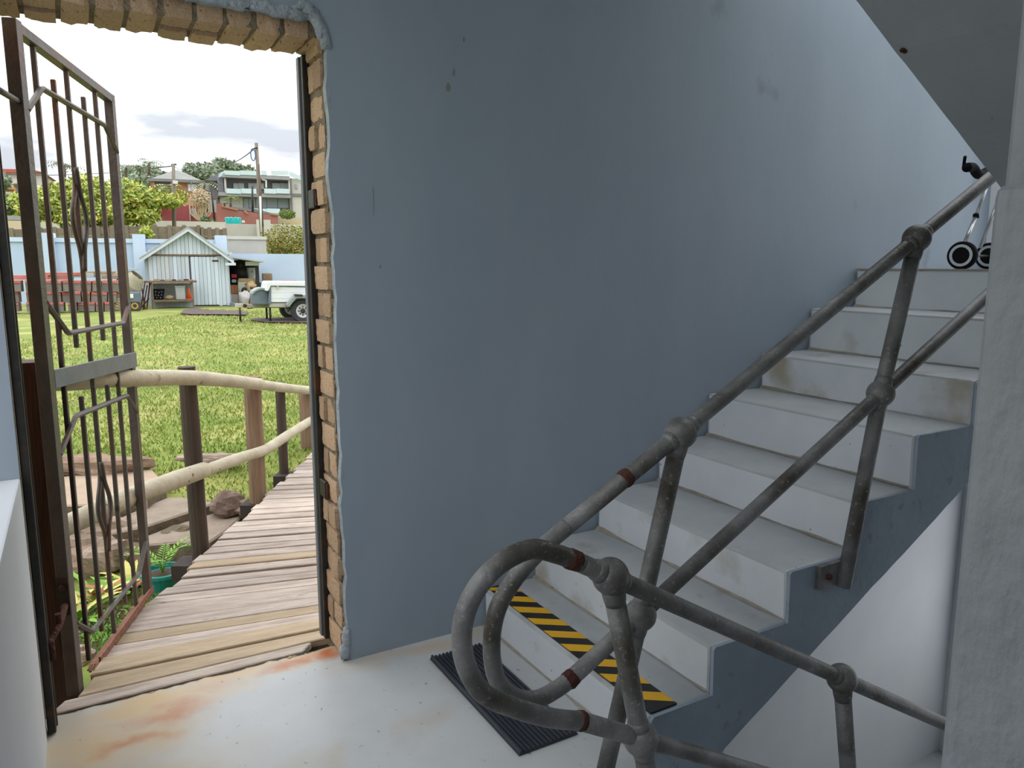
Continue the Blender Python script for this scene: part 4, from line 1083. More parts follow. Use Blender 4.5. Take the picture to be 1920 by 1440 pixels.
b = MB(); b.hexa([PD(289, 561.5, BD + .1), PD(306, 561.5, BD + .1), PD(306, 561.5, BD + .1) + HV * .3, PD(289, 561.5, BD + .1) + HV * .3, PD(287, 542, BD + .1), PD(308.5, 542, BD + .1), PD(308.5, 542, BD + .1) + HV * .32, PD(287, 542, BD + .1) + HV * .32]); b.build('body', 'black_plastic', cr)
for i, (x, y) in enumerate([(292, 547), (298, 548), (303, 547), (292, 553), (297, 554), (303, 553), (294, 558), (301, 558)]):
    b = MB(); b.lathe([(.014, 0), (.012, .004)], PD(x, y, BD + .1) - HV * .012, -HV, 8); b.build('hole', 'tub_grey', cr)
b = MB(); b.hexa([PD(330.5, 561.5, BD + .1), PD(348, 561.5, BD + .1), PD(348, 561.5, BD + .1) + HV * .3, PD(330.5, 561.5, BD + .1) + HV * .3, PD(328, 537, BD + .1), PD(346.5, 537, BD + .1), PD(346.5, 537, BD + .1) + HV * .34, PD(328, 537, BD + .1) + HV * .34]); bn_ = thing('waste_bin', 'grey square bin on the bench shelf beside the cone', 'bin', PD(338, 561.5, BD + .1)); b.build('body', 'tub_grey', bn_, bevel=.012, segs=1)
b = MB(); b.pbox(327.3, 536, 347.3, 538.2, BD + .08, .36); b.build('rim', 'tub_grey', bn_)
cn = thing('traffic_cone', 'orange traffic cone on the bench shelf', 'cone', PD(354.5, 561.5, BD + .25))
c_ = PD(354.5, 561.5, BD + .25); b = MB(); b.lathe([(.085, .02), (.03, .37), (.022, .385), (.01, .386)], c_, (0, 0, 1), 18); b.build('body', 'cone_orange', cn, smooth=True)
b = MB(); b.fbox(c_ + ZV * .012, RV * .1, HV * .1, ZV * .012); b.build('base', 'cone_orange', cn, bevel=.008)
b = MB(); b.ball(PD(318, 557.5, BD + .2), .13, .1, .075, 14, 8, .25, 2, 2, flat=.06); tag(b.build('basket', 'tan_basket'), 'tan woven basket lying on the bench shelf', 'basket')
def tarp(name, label, pts, h, mt_, seed):
    b = MB(); n = len(pts); q = []
    for x, y, z in pts: r_, d_ = PZ(x, y, z); q.append(W(r_, d_, gz(r_, d_) + .035))
    b.prism(q, (0, 0, h)); return tag(b.build(name, mt_, bevel=.01, segs=1), label, 'ground sheet')
tarp('ground_sheet', 'dark brown ground sheet lying in front of the shed', [(338, 589, .12), (345, 583, .13), (366, 579.5, .13), (385, 583, .13), (440, 585, .12), (466, 586, .12), (462, 592, .1), (410, 591.5, .1), (360, 591.5, .1)], .02, 'tarp_brown', 1)
tarp('ground_sheet', 'grey-brown strip of matting under the trailer', [(470, 602, .07), (478, 599, .07), (540, 598, .07), (600, 601, .07), (600, 607, .06), (500, 606, .06)], .015, 'tarp_brown', 2)
# ---- trailer
TD = 18.8; tg = on_ground(TD)
tl_ = thing('trailer', 'white box trailer with a grey front locker parked on the grass', 'trailer', W(pr(540, 600, TD)[0], TD, tg))
wr = 23 * TD / 1400; wcn = PD(567.5, 585, TD); wcn.z = tg + wr
p4 = lambda pts, d, dep, nm, mt_, bv=.012: MB().prism([PD(x, y, d) for x, y in pts], HV * dep).build(nm, mt_, tl_, bevel=bv, segs=2)
bxo = p4([(507, 567), (630, 567), (630, 540), (504, 537)], TD + .05, 1.25, 'box_body', 'trailer_white', .02)
lid = p4([(497, 545), (500, 530), (502, 528), (632, 529), (632, 537), (508, 536), (503, 546)], TD, 1.35, 'lid', 'trailer_white', .02)
for y in (547.5, 558):
    b = MB(); b.prism([PD(509, y, TD + .045), PD(630, y + .3, TD + .045), PD(630, y + 1.3, TD + .045), PD(509, y + 1, TD + .045)], HV * .02); b.build('rib', 'trailer_white', bxo)
b = MB(); b.pbox(519.5, 535, 522.5, 541, TD - .02, .04); b.build('latch', 'trailer_frame', lid)
p4([(503.5, 570), (508.5, 570), (508.5, 537), (505, 540)], TD + .02, 1.2, 'front_panel', 'trailer_grey')
p4([(474.5, 571), (503.5, 571.5), (503, 546), (497, 541.5), (490, 540), (483, 542), (476, 547), (472.5, 555)], TD + .2, .85, 'front_locker', 'trailer_grey', .03)
p4([(472, 551), (475, 546), (483, 541), (490, 539.5), (497, 540.5), (503, 545), (503, 547.5), (495, 544), (488, 543.5), (480, 547), (474, 553)], TD + .16, .93, 'locker_lid', 'trailer_guard', .01)
p4([(441, 577), (533, 577.5), (533, 572), (505, 571), (480, 570.5), (441, 569)], TD + .6, .12, 'drawbar', 'trailer_frame')
p4([(506, 576), (600, 576.5), (600, 568), (506, 568)], TD + .08, 1.1, 'chassis', 'trailer_frame')
p4([(536.5, 571.5), (552, 555.5), (552, 553), (600, 554), (600, 559), (556, 559), (543, 575), (538, 575)], TD - .22, .3, 'mudguard', 'trailer_guard')
p4([(552.5, 555.5), (568, 556), (568, 552.5), (553, 552)], TD - .24, .3, 'guard_step', 'dark_inside')
def twheel(c):
    b = MB(); b.lathe([(wr * .58, -.1), (wr * .9, -.11), (wr, -.07), (wr, .07), (wr * .9, .11), (wr * .58, .1), (wr * .58, -.1)], c, HV, 32, cap=False); w_ = b.build('wheel', 'tyre', tl_, smooth=False)
    b = MB(); b.lathe([(wr * .6, .08), (wr * .6, -.095), (wr * .53, -.10), (wr * .5, -.06), (wr * .12, -.05)], c, HV, 28); b.build('rim', 'rim_white', w_)
    b = MB(); b.lathe([(wr * .22, -.05), (wr * .20, -.10), (wr * .1, -.12), (wr * .02, -.12)], c, HV, 16); b.build('hub', 'tyre', w_)
    for i in range(8):
        a = i * .7854; b = MB(); p = c + RV * (wr * .34 * math.cos(a)) + ZV * (wr * .34 * math.sin(a)) - HV * .055
        b.lathe([(wr * .075, 0), (wr * .06, .02)], p, -HV, 8); b.build('nut', 'tyre', w_)
twheel(wcn); twheel(wcn + HV * 1.5 - RV * .12)
for x0, y0, x1, y1, dd_ in ((449.5, 577, 450.5, 600, .6), (499.5, 577, 499, 594, .9), (506, 577, 505, 598, .2)):
    b = MB(); a = PD(x0, y0, TD + dd_); c = V((a.x, a.y, tg + .01)); b.tube([a, c], .028, 8); b.build('stand', 'frame_steel', tl_, smooth=True)
b = MB(); b.tube([PD(459, 573, TD + .56), PD(459, 573, TD + .56) - HV * .1], .05, 12); b.build('hitch', 'rust', tl_)
sb_ = thing('old_surfboard', 'faded pink board lying behind the trailer against the wall', 'board', PD(540, 528, 27.6)); b = MB(); b.prism([PD(510, 530, 27.6), PD(530, 526, 27.6), (PD(556, 526, 27.6)), PD(562, 530, 27.6)], HV * .5); b.build('deck', 'sheet_red', sb_, bevel=.02)
# ---- stacked roof tiles
TPD = 24.2
rows = [(526, 547), (547.5, 567), (567.5, 584)]
proto = None; rg = random.Random(70)
for ri, (y0, y1) in enumerate(rows):
    x = 3.0; ci = 0
    while x < 212:
        wpx = rg.uniform(15.5, 19); dd_ = TPD + rg.uniform(-.08, .08); tlt = rg.uniform(-.02, .02) + (0.10 if 145 < x else 0) * (1 if ri < 2 else .6)
        if 36 < x < 44 or (118 < x < 126): x += 6; continue
        (r0_, z1_), (r1_, z0_) = pr(x, y0 + rg.uniform(-1, 1), dd_), pr(x + wpx - .8, y1, dd_)
        z0_ = max(z0_, gz(0, dd_) - .02)
        base = W((r0_ + r1_) / 2, dd_, z0_)
        if proto is None:
            proto = []
            for nm, mt_, x0_, x1_, a0, a1, dz in (('tile_body', 'tile_face', -.46, .5, 0, .74, 0.0), ('tile_lip', 'tile_red', -.5, .5, .74, 1.0, -.05), ('tile_edge', 'timber_old', -.5, -.44, 0, .76, -.03)):
                o_ = MB().box(x0_, x1_, dz, 1, a0, a1).build('proto', mt_, bevel=.02, segs=1); off = o_.location.copy()
                for v in o_.data.vertices: v.co += off
                proto.append((nm, o_.data)); bpy.data.objects.remove(o_)
        t_ = thing('roof_tile', 'red-edged dark roof tile, %s row of the stack, %s from its left end' % (['top', 'middle', 'bottom'][ri], ['first', 'second', 'third', 'fourth', 'fifth', 'sixth', 'seventh', 'eighth', 'ninth', 'tenth', 'eleventh', 'twelfth', 'thirteenth', 'fourteenth'][ci]), 'roof tile', base, 'stacked roof tiles')
        for nm, me in proto:
            shared(nm, me, t_, Matrix.Rotation(-FR['a'], 4, 'Z') @ Matrix.Rotation(tlt, 4, 'Y') @ Matrix.Diagonal((r1_ - r0_, .42, z1_ - z0_, 1)))
        x += wpx; ci += 1
for i, (x0, y0, x1, y1, mt_, lb) in enumerate([(12, 516, 90, 524, 'sheet_red', 'wide red metal sheet lying on the tile stack at its far end'), (70, 511, 150, 517, 'sheet_red', 'pinkish metal sheet laid on the middle of the tile stack'), (76, 518, 134, 524, 'sheet_red', 'red sheet tucked under the pinkish sheet on the stack'), (128, 512, 176, 520, 'tub_grey', 'grey panel offcut on top of the tile stack'), (150, 508.5, 215, 511.5, 'timber_old', 'long timber plank lying along the top of the stack'), (165, 512, 222, 517, 'timber_old', 'split timber plank on the stack next to the mixer'), (190, 518, 228, 523, 'timber_old', 'short timber beam at the end of the tile stack'), (225, 504, 258, 506, 'tub_grey', 'thin grey batten sticking out past the stack')]):
    b = MB(); b.pbox(x0, y0, x1, y1, TPD + .1 + .02 * i, .5)
    tag(b.build('metal_sheet' if 'sheet' in lb else 'timber_plank', mt_, bevel=.008, segs=1), lb, 'sheet' if 'sheet' in lb else 'plank')
for i in range(9):
    y = 545 + i * 4.3; pts = [PD(204 + k * 3.2 + rg.uniform(-.5, .5), y + 1.2 * math.sin(k * 1.3 + i), TPD + .15) for k in range(8)]
    b = MB(); b.tube(pts, .035, 6); tag(b.build('slate', 'timber_old'), ['top', 'second', 'third', 'fourth', 'fifth', 'sixth', 'seventh', 'eighth', 'lowest'][i] + ' curled slate of the small pile beside the mixer', 'slate', 'curled slates')
# ---- concrete mixer
mx_ = thing('concrete_mixer', 'old concrete mixer with a dull drum beside the shed', 'concrete mixer', PD(246, 583, 24.3))
c_ = PD(243, 533, 24.6); ax_ = (RV * .55 + ZV * .6 - HV * .2).normalized()
b = MB(); b.lathe([(.12, -.36), (.30, -.28), (.38, -.08), (.38, .06), (.27, .30), (.22, .38), (.20, .38), (.24, .28)], c_, ax_, 24); b.build('drum', 'mixer_drum', mx_, smooth=False)
b = MB(); b.pbox(242, 547, 263, 568, 24.15, .5); mh = b.build('motor_box', 'trailer_grey', mx_, bevel=.06, segs=3)
b = MB(); b.pbox(244, 551, 250, 559, 24.13, .02); b.build('sticker', 'trailer_white', mh)
wc_ = PD(253, 573.5, 24.2); b = MB(); b.lathe([(.09, -.05), (.17, -.05), (.19, -.03), (.19, .03), (.17, .05), (.09, .05)], wc_, HV, 22); ww = b.build('wheel', 'tyre', mx_)
b = MB(); b.lathe([(.1, .03), (.1, -.052), (.07, -.055), (.02, -.03)], wc_, HV, 18); b.build('rim', 'rim_yellow', ww)
for a, c in (((232, 583), (240, 548)), ((262, 583), (252, 548)), ((240, 548), (262, 520))):
    b = MB(); b.tube([PD(*a, 24.4), PD(*c, 24.5)], .025, 8); b.build('frame_tube', 'rust', mx_, smooth=True)
for i, (x0, y0, x1, y1) in enumerate([(264, 580, 272, 528), (268, 582, 276, 535), (272, 580, 266, 540), (260, 582, 279, 560), (275, 582, 281, 530)]):
    b = MB(); b.tube([PD(x0, y0, 24.6 + i * .1), PD(x1, y1, 24.9 + i * .1)], .022, 7); tag(b.build('steel_rod', 'rust', smooth=True), ['first', 'second', 'third', 'fourth', 'fifth'][i] + ' rusty rod in the scrap, counted from the mixer', 'rod', 'scrap rods')
# ------------------------------------------------------------------ hillside: fences, trees, houses
mat('leaf_lime', '#9aa648', '#adb556', scale=1.5, rough=.6)
mat('leaf_gold', '#b09a3a', '#bfac4c', scale=1.5, rough=.6)
mat('leaf_mid', '#86983e', '#98a84a', scale=1.5, rough=.65)
mat('leaf_deep', '#5e7238', '#6c8044', scale=1.5, rough=.7)
mat('leaf_far', '#7e8a74', '#8c967e', scale=.6, rough=.8)
mat('leaf_far_dark', '#6c7866', '#78846e', scale=.6, rough=.8)
mat('leaf_hedge', '#6a6a2c', '#7e7a36', scale=1.5, rough=.75)
mat('leaf_brown', '#7c6832', '#8e783e', scale=1.5, rough=.75)
mat('leaf_round', '#4c6226', '#5c7230', scale=2, rough=.7)
mat('bark', '#5a4c40', '#6c5c4e', scale=4, rough=.95)
mat('twig_tan', '#b0a084', '#beae94', scale=3, rough=.95)
mat('pole_wood', '#6e665e', '#827970', '#554e48', scale=3, rough=.9, stretch=(3, 3, .5))
mat('cable', '#4a4e55', rough=.8)
mat('coil_blue', '#3a5a80', rough=.6)
m = mat('brick_tan', '#a58260', '#b18f6c', scale=3, rough=.9)
mat('wall_crimson', '#8c4448', '#985054', scale=.8, rough=.9)
mat('wall_maroon', '#8a5a52', '#96665e', scale=.8, rough=.9)
mat('roof_grey', '#7a7c76', '#868882', scale=1.5, rough=.85)
mat('roof_slate', '#6c6c70', '#77777a', scale=1.5, rough=.85)
mat('roof_red', '#9a5048', '#a85e54', scale=1.5, rough=.85)
mat('roof_orange', '#b06a4c', '#bd7a5c', scale=2, rough=.85)
mat('awning_pink', '#c48a8c', '#cc9698', scale=2, rough=.7)
mat('tank_teal', '#16a0a0', '#1eacaa', scale=2, rough=.4)
mat('house_grey', '#8a8a8d', '#949497', scale=.7, rough=.85)  # house tones paled in the colour to stand in for haze
mat('house_dark', '#707074', '#7a7a7e', scale=.7, rough=.85)
mat('house_pale', '#b5b2ac', '#bebbb5', scale=.7, rough=.85)
mat('house_white', '#bfbdb8', '#c8c6c2', scale=.7, rough=.85)
mat('glass_rail', '#b4c8cc', '#bdd0d3', scale=1, rough=.15)
mat('glass_win', '#8a949c', '#98a2aa', scale=.5, rough=.3)
mat('glass_bright', '#d0d6d8', '#d8dde0', scale=.5, rough=.3)
mat('win_frame', '#c9c9c6', rough=.6)
mat('road', '#8a8a8a', '#949494', scale=1, rough=.9)
def pt(parent, name, mt_, x0, y0, x1, y1, d, dep, bv=0):
    b = MB(); b.pbox(x0, y0, x1, y1, d, dep); return b.build(name, mt_, parent, bevel=bv, segs=1)
def poly(parent, name, mt_, pts, d, dep):
    b = MB(); b.prism([PD(x, y, d) for x, y in pts], HV * dep); return b.build(name, mt_, parent)
def foliage(b, blobs, n, size, weights, seed, shell=.55):
    rg = random.Random(seed); vol = [x * y * z for _, x, y, z in blobs]; cum = []; s = 0
    for v in vol: s += v ** .75; cum.append(s)
    for _ in range(n):
        t = rg.random() * s; i = 0
        while cum[i] < t: i += 1
        c, rx, ry, rz = blobs[i]
        q = V((rg.gauss(0, 1), rg.gauss(0, 1), rg.gauss(0, 1))).normalized() * (shell + (1 - shell) * rg.random() ** .6)
        q *= 1 + .18 * mnoise.noise(q * 2.5 + c * .1)
        p = c + RV * (q.x * rx) + HV * (q.y * ry) + ZV * (q.z * rz)
        dr = V((rg.uniform(-1, 1), rg.uniform(-1, 1), rg.uniform(-.8, .8))); nr = q + V((rg.uniform(-.6, .6), rg.uniform(-.6, .6), rg.uniform(-.2, 1)))
        u = rg.random(); mi = 0
        for k, w_ in enumerate(weights):
            if u < w_: mi = k; break
            u -= w_
        sz = size * rg.uniform(.6, 1.3); b.leaf(p, dr, nr, sz, sz * .55, mi)
    return b
def blobp(x0, y0, x1, y1, d, ry=None):
    c = PD((x0 + x1) / 2, (y0 + y1) / 2, d); rx = abs(PD(x1, (y0 + y1) / 2, d).to_2d().length and pr(x1, (y0 + y1) / 2, d)[0] - pr(x0, (y0 + y1) / 2, d)[0]) / 2
    rz = abs(pr(0, y0, d)[1] - pr(0, y1, d)[1]) / 2
    return (c, rx, ry or rx * .8, rz)
def tree(name, label, blobs, n, size, mats, weights, seed, trunk=None, cat='tree', core=None, tr_mat='bark', group=None):
    c = blobs[0][0]; zb = min(bb[0].z - bb[3] for bb in blobs); base = V((c.x, c.y, ground(c.x, c.y)))
    if trunk: base = V(trunk[0])
    t_ = thing(name, label, cat, base, group)
    b = foliage(MB(), blobs, n, size, weights, seed)
    if core:
        for (cc, rx, ry, rz) in blobs: b.ball(cc, rx * .62, ry * .62, rz * .62, 10, 7, .3, 2, seed, mi=core)
    o = b.build('crown', mats, t_)
    if not trunk and cat == 'tree':
        q = MB(); q.tube([base, base.lerp(c, .6), c], [c.z * .012 + .05, c.z * .01 + .04, .04], 8); q.build('trunk', tr_mat, t_, smooth=True)
    if trunk:
        b = MB(); pts = [V(p) for p in trunk]; b.tube(smooth_path(pts, 4), [.2 * size_t(k, len(pts) * 4 - 3) * (trunk_r[0]) for k in range((len(pts) - 1) * 4 + 1)], 8); b.build('trunk', tr_mat, t_, smooth=True)
        for k, bb in enumerate(blobs[1:6]):
            b = MB(); b.tube([pts[-1].lerp(pts[0], .25), pts[-1].lerp(bb[0], .5) + ZV * .1, bb[0]], [.09 * trunk_r[0], .06 * trunk_r[0], .03 * trunk_r[0]], 6); b.build('branch', tr_mat, t_, smooth=True)
    return t_
trunk_r = [1.0]
def size_t(k, n): return 1 - .45 * k / max(1, n)
# concrete panel fence
FD = 36.0
pf = thing('panel_fence', 'brown precast concrete panel fence above the boundary wall', 'fence', W(pr(200, 447, FD)[0], FD, ground(*W(pr(200, 447, FD)[0], FD, 0).to_2d())))
upn = unitbox('panel_conc', .03)
def fence_run(x0, x1, n, ytop0, ytop1, d):
    for i in range(n + 1):
        t = i / n; x = x0 + (x1 - x0) * t; yt = ytop0 + (ytop1 - ytop0) * t
        r, z1 = pr(x, yt - 2.2, d); eplank(upn, 'post', pf, r - .09, r + .09, d - .02, z1 - 1.6, z1, .16)
        if i < n:
            x2 = x0 + (x1 - x0) * (i + 1) / n; r2 = pr(x2, yt, d)[0]; zt = pr((x + x2) / 2, yt + (ytop1 - ytop0) / n * .5, d)[1]
            for k in range(4):
                eplank(upn, 'panel', pf, r + .08, r2 - .08, d, zt - .36 * (k + 1) + .01, zt - .36 * k - .006, .05)
fence_run(-60, 290, 13, 432, 423, FD)
fence_run(290, 372, 3, 424.5, 424.5, FD - .3)
fence_run(378, 421, 3, 428, 430, FD - .3)
# rendered walls up the slope
def wallbox(name, label, mt_, x0, y0, x1, y1, d, dep=.25):
    b = MB(); b.pbox(x0, y0, x1, y1, d, dep); o = tag(b.build(name, mt_), label, 'wall'); o['kind'] = 'structure'; return o
wallbox('garden_wall', 'long pale rendered wall below the red house', 'render_pale', 291, 415, 424, 440, 43)
wallbox('garden_wall', 'grey rendered wall in front of the teal tank', 'render_grey', 423, 420, 484, 452, 41.5)
wallbox('garden_wall', 'pale gate panel beside the utility pole', 'render_pale', 482, 412, 508, 450, 41)
wallbox('garden_wall', 'low pale wall behind the clipped brown bush', 'render_pale', 507, 421, 600, 450, 42)
wallbox('garden_wall', 'cream wall under the round green bush', 'render_cream', 521, 408.5, 600, 424, 50)
wallbox('garden_wall', 'beige street wall at the left beyond the fence', 'render_cream', -60, 413, 47, 434, 46)
wallbox('garden_wall', 'pale street wall seen under the big tree', 'render_pale', 72, 417, 130, 434, 45)
wallbox('road', 'grey strip of road behind the beige wall', 'road', -60, 404, 50, 412, 50, 4)
# big tree with yellowing leaves
TD2 = 39
tb = [blobp(60, 345, 150, 415, TD2, 2.4), blobp(110, 328, 215, 400, TD2, 2.6), blobp(190, 335, 285, 405, TD2, 2.4), blobp(30, 372, 110, 415, TD2 - .5, 1.6), blobp(150, 370, 250, 430, TD2 - 1, 2.0), blobp(235, 352, 312, 395, TD2, 1.6), blobp(100, 380, 190, 432, TD2 - .8, 1.8), blobp(228, 385, 300, 422, TD2 - .6, 1.4), blobp(285, 362, 345, 392, TD2 + .5, 1.0), blobp(20, 358, 60, 380, TD2, .8)]
trunk_r[0] = 1.1
tree('broad_tree', 'broad spreading tree with yellow and green leaves behind the fence', tb, 17000, .21, ['leaf_lime', 'leaf_gold', 'leaf_mid', 'leaf_deep'], [.44, .13, .33, .10], 5, [PD(196, 452, TD2) - ZV * .5, PD(195, 430, TD2), PD(185, 405, TD2)], core=2)
tree('young_tree', 'small bright green sapling poking above the blue wall', [blobp(264, 427, 283, 445, 35, .3)], 220, .22, ['leaf_lime', 'leaf_mid'], [.7, .3], 8)
# clipped bushes
tree('hedge_bush', 'large clipped brown-green bush above the low blue wall', [blobp(488, 415, 600, 492, 31.5, 1.2), blobp(500, 440, 620, 490, 31.2, 1.0), blobp(525, 455, 640, 492, 30.8, .7)], 9000, .10, ['leaf_hedge', 'leaf_brown', 'leaf_mid', 'leaf_deep'], [.42, .33, .17, .08], 12, cat='bush', core=0)
tree('round_bush', 'round clipped green bush beside the modern house', [blobp(522, 391, 555, 412, 49, .55)], 1800, .09, ['leaf_round', 'leaf_mid'], [.7, .3], 13, cat='bush', core=0)
# utility poles and cables
def upole(name, label, x0, y0, x1, y1, d, rad, mt_='pole_wood'):
    t_ = thing(name, label, 'pole', PD(x1, y1, d)); b = MB(); b.tube([PD(x1, y1, d), PD((x0 + x1) / 2, (y0 + y1) / 2, d), PD(x0, y0, d)], [rad, rad * .9, rad * .75], 12); b.build('shaft', mt_, t_, smooth=True); return t_
pa_ = upole('utility_pole', 'straight wooden utility pole in front of the brick house', 325, 307, 327, 452, 40, .105)
pt(pa_, 'junction_box', 'win_frame', 324, 338.5, 333.5, 344.5, 39.8, .15)
b = MB(); b.tube([PD(321, 309, 40), PD(331, 308, 40)], .05, 8); b.build('crosspiece', 'pole_wood', pa_)
pb_ = upole('utility_pole', 'leaning wooden utility pole in front of the modern house', 480.5, 268, 492.5, 460, 38, .11)
b = MB(); b.tube([PD(485, 308, 37.85), PD(493, 425, 37.85)], .045, 8); b.build('conduit', 'bark', pb_, smooth=True)
b = MB(); b.tube([PD(488, 368, 37.8), PD(490, 445, 37.8)], .05, 8); b.build('white_conduit', 'win_frame', pb_, smooth=True)
cc = PD(474.5, 290, 37.9); b = MB(); b.tube([cc + RV * (.11 * math.cos(a * .3142)) + ZV * (.29 * math.sin(a * .3142)) for a in range(21)], .028, 6, cap=False); b.build('cable_coil', 'coil_blue', pb_, smooth=True)
b = MB(); b.tube([PD(476, 278, 37.9), PD(483, 277, 37.9)], .03, 6); b.build('bracket', 'frame_steel', pb_)
upole('thin_pole', 'thin dark pole before the modern house glazing', 473, 349, 474, 397, 46, .07, 'frame_steel')
upole('thin_pole', 'thin dark leaning pole between brick and modern houses', 396, 350, 402, 412, 48, .06, 'frame_steel')
def wire(label, a, da, c, dc, sag=.35, rad=.014):
    p, q = PD(*a, da), PD(*c, dc); b = MB(); b.tube([p.lerp(q, i / 14) - ZV * (sag * 4 * (i / 14) * (1 - i / 14)) for i in range(15)], rad, 5); tag(b.build('overhead_cable', 'cable', smooth=True), label, 'cable')
wire('overhead cable running down from the leaning pole to the hill trees', (479, 277), 38, (436, 305), 62, .1, .03)
wire('overhead cable running from the straight pole past the big tree', (325, 311), 40, (-60, 322), 46, .3, .018)
wire('thick overhead cable leaving the straight pole towards the palms', (323, 311), 40, (295, 313), 44, .02, .03)
wire('thin overhead cable from straight pole towards the modern house', (326, 312), 40, (395, 332), 60, .2, .012)
# brick house
hb = thing('brick_house', 'tan brick house with a grey hipped roof', 'house', PD(335, 386, 64))
pt(hb, 'wall', 'brick_tan', 283, 338, 386, 392, 62, 7)
b = MB(); ea = [PD(277, 336, 61.5), PD(384, 341.5, 61.5)]; zlow = (ea[0].z + ea[1].z) / 2
c0, c1 = V((ea[0].x, ea[0].y, zlow)), V((ea[1].x, ea[1].y, zlow)); c2, c3 = c1 + HV * 8.5, c0 + HV * 8.5
ap0 = PD(327, 319, 63.5); ap1 = PD(334, 318.5, 67)
b.add([c0, c1, c2, c3, ap0, ap1], [(0, 1, 5, 4), (1, 2, 5), (2, 3, 4, 5), (3, 0, 4), (3, 2, 1, 0)]); b.build('roof', 'roof_grey', hb)
b = MB(); b.bar(c0, c1, .12, .22); b.build('fascia', 'house_dark', hb)
pt(hb, 'balcony', 'house_dark', 291, 341.5, 321, 357, 61.9, .4)
pt(hb, 'balcony_rail', 'win_frame', 291, 346.2, 321, 347.2, 61.7, .06)
pt(hb, 'column', 'brick_tan', 286, 341, 291, 372, 61.7, .4); pt(hb, 'column', 'brick_tan', 320, 341, 324, 372, 61.7, .4)
wn_ = pt(hb, 'window', 'win_frame', 352, 344, 369, 359, 61.9, .2)
for x0, y0, x1, y1 in ((353, 345, 357.5, 351), (353, 352, 357.5, 358), (358.8, 345, 368, 358)): pt(wn_, 'pane', 'glass_bright', x0, y0, x1, y1, 61.85, .1)
pt(hb, 'wall', 'brick_tan', 300, 372, 386, 398, 61.6, 2)
# crimson outbuilding with a pink awning
hr = thing('red_house', 'crimson single-storey outbuilding with a pink awning', 'house', PD(340, 415, 57))
pt(hr, 'wall', 'wall_crimson', 303, 384, 357, 417, 57, 3.4); pt(hr, 'wall', 'wall_crimson', 356, 386, 372, 416, 58, 2.6)
wn_ = pt(hr, 'window', 'win_frame', 358, 391.5, 366.5, 405.5, 57.9, .2)
for x0, y0, x1, y1 in ((359, 392.5, 361.8, 398), (362.6, 392.5, 365.6, 398), (359, 399, 361.8, 404.6), (362.6, 399, 365.6, 404.6)): pt(wn_, 'pane', 'glass_win', x0, y0, x1, y1, 57.85, .1)
poly(hr, 'awning', 'awning_pink', [(277, 376), (289, 368.5), (305, 368.5), (311, 374), (306, 380), (294, 381), (283, 379)], 55.5, 2.0)
pt(hr, 'drainpipe', 'win_frame', 355.3, 386, 356.3, 414, 56.9, .1)
rw = tag(MB().pbox(389, 398, 408, 419, 55, .4).build('garden_wall', 'wall_crimson'), 'crimson wall behind the bare tan tree', 'wall'); rw['kind'] = 'structure'
# maroon garage and teal tank
hg_ = thing('maroon_garage', 'maroon garage with a sloping tile-edged roof', 'garage', PD(460, 421, 48))
poly(hg_, 'wall', 'wall_maroon', [(406, 419.5), (519, 423), (519.5, 408), (523, 405), (445, 394.5), (416.4, 388), (415.5, 380.5), (406, 382)], 48, .35)
poly(hg_, 'side_wall', 'wall_maroon', [(519, 423), (521, 423), (521, 408), (519, 408)], 48, 5)
poly(hg_, 'roof', 'roof_slate', [(416, 388), (522, 405), (522, 403), (480, 392), (440, 388)], 49.5, 4.5)
for i in range(9):
    x = 416.5 + i * 3.3; poly(hg_, 'coping_tile', 'roof_orange', [(x, 388.2 + i * .75), (x + 3.1, 388.9 + i * .75), (x + 3.1, 386.9 + i * .75), (x, 386.2 + i * .75)], 47.9, .5)
for i in range(5):
    x = 507 + i * 3.2; poly(hg_, 'coping_tile', 'roof_orange', [(x, 402.6 + i * .5), (x + 3, 403.0 + i * .5), (x + 3, 401.4 + i * .5), (x, 401.0 + i * .5)], 47.9, .5)
poly(hg_, 'loose_tile', 'roof_orange', [(457, 396), (460, 394), (466, 400), (463, 401.5)], 47.85, .1)
tk = thing('water_tank', 'round teal water tank in front of the maroon garage', 'tank', PD(438.5, 422, 45))
tr_ = (pr(454, 415, 45)[0] - pr(423.5, 415, 45)[0]) / 2; th_ = pr(438, 408.5, 45)[1] - pr(438, 422, 45)[1]; c_ = PD(438.5, 422, 45) + HV * tr_
b = MB(); b.lathe([(tr_, 0), (tr_, th_ * .82), (tr_ * .93, th_ * .95), (tr_ * .3, th_), (tr_ * .2, th_ * 1.04)], c_, (0, 0, 1), 28); b.build('body', 'tank_teal', tk, smooth=False)
b = MB(); b.lathe([(tr_ * 1.02, th_ * .4), (tr_ * 1.02, th_ * .46)], c_, (0, 0, 1), 28); b.build('band', 'tank_teal', tk)
for i in range(10):
    a = i * .6283; b = MB(); p = c_ + RV * (tr_ * .8 * math.cos(a)) + HV * (tr_ * .8 * math.sin(a)) + ZV * (th_ * .94); b.ball(p, .12, .12, .08, 8, 5); b.build('rib', 'tank_teal', tk, smooth=True)
pt(tk, 'outlet', 'win_frame', 454, 413, 459, 417.5, 46, .3)
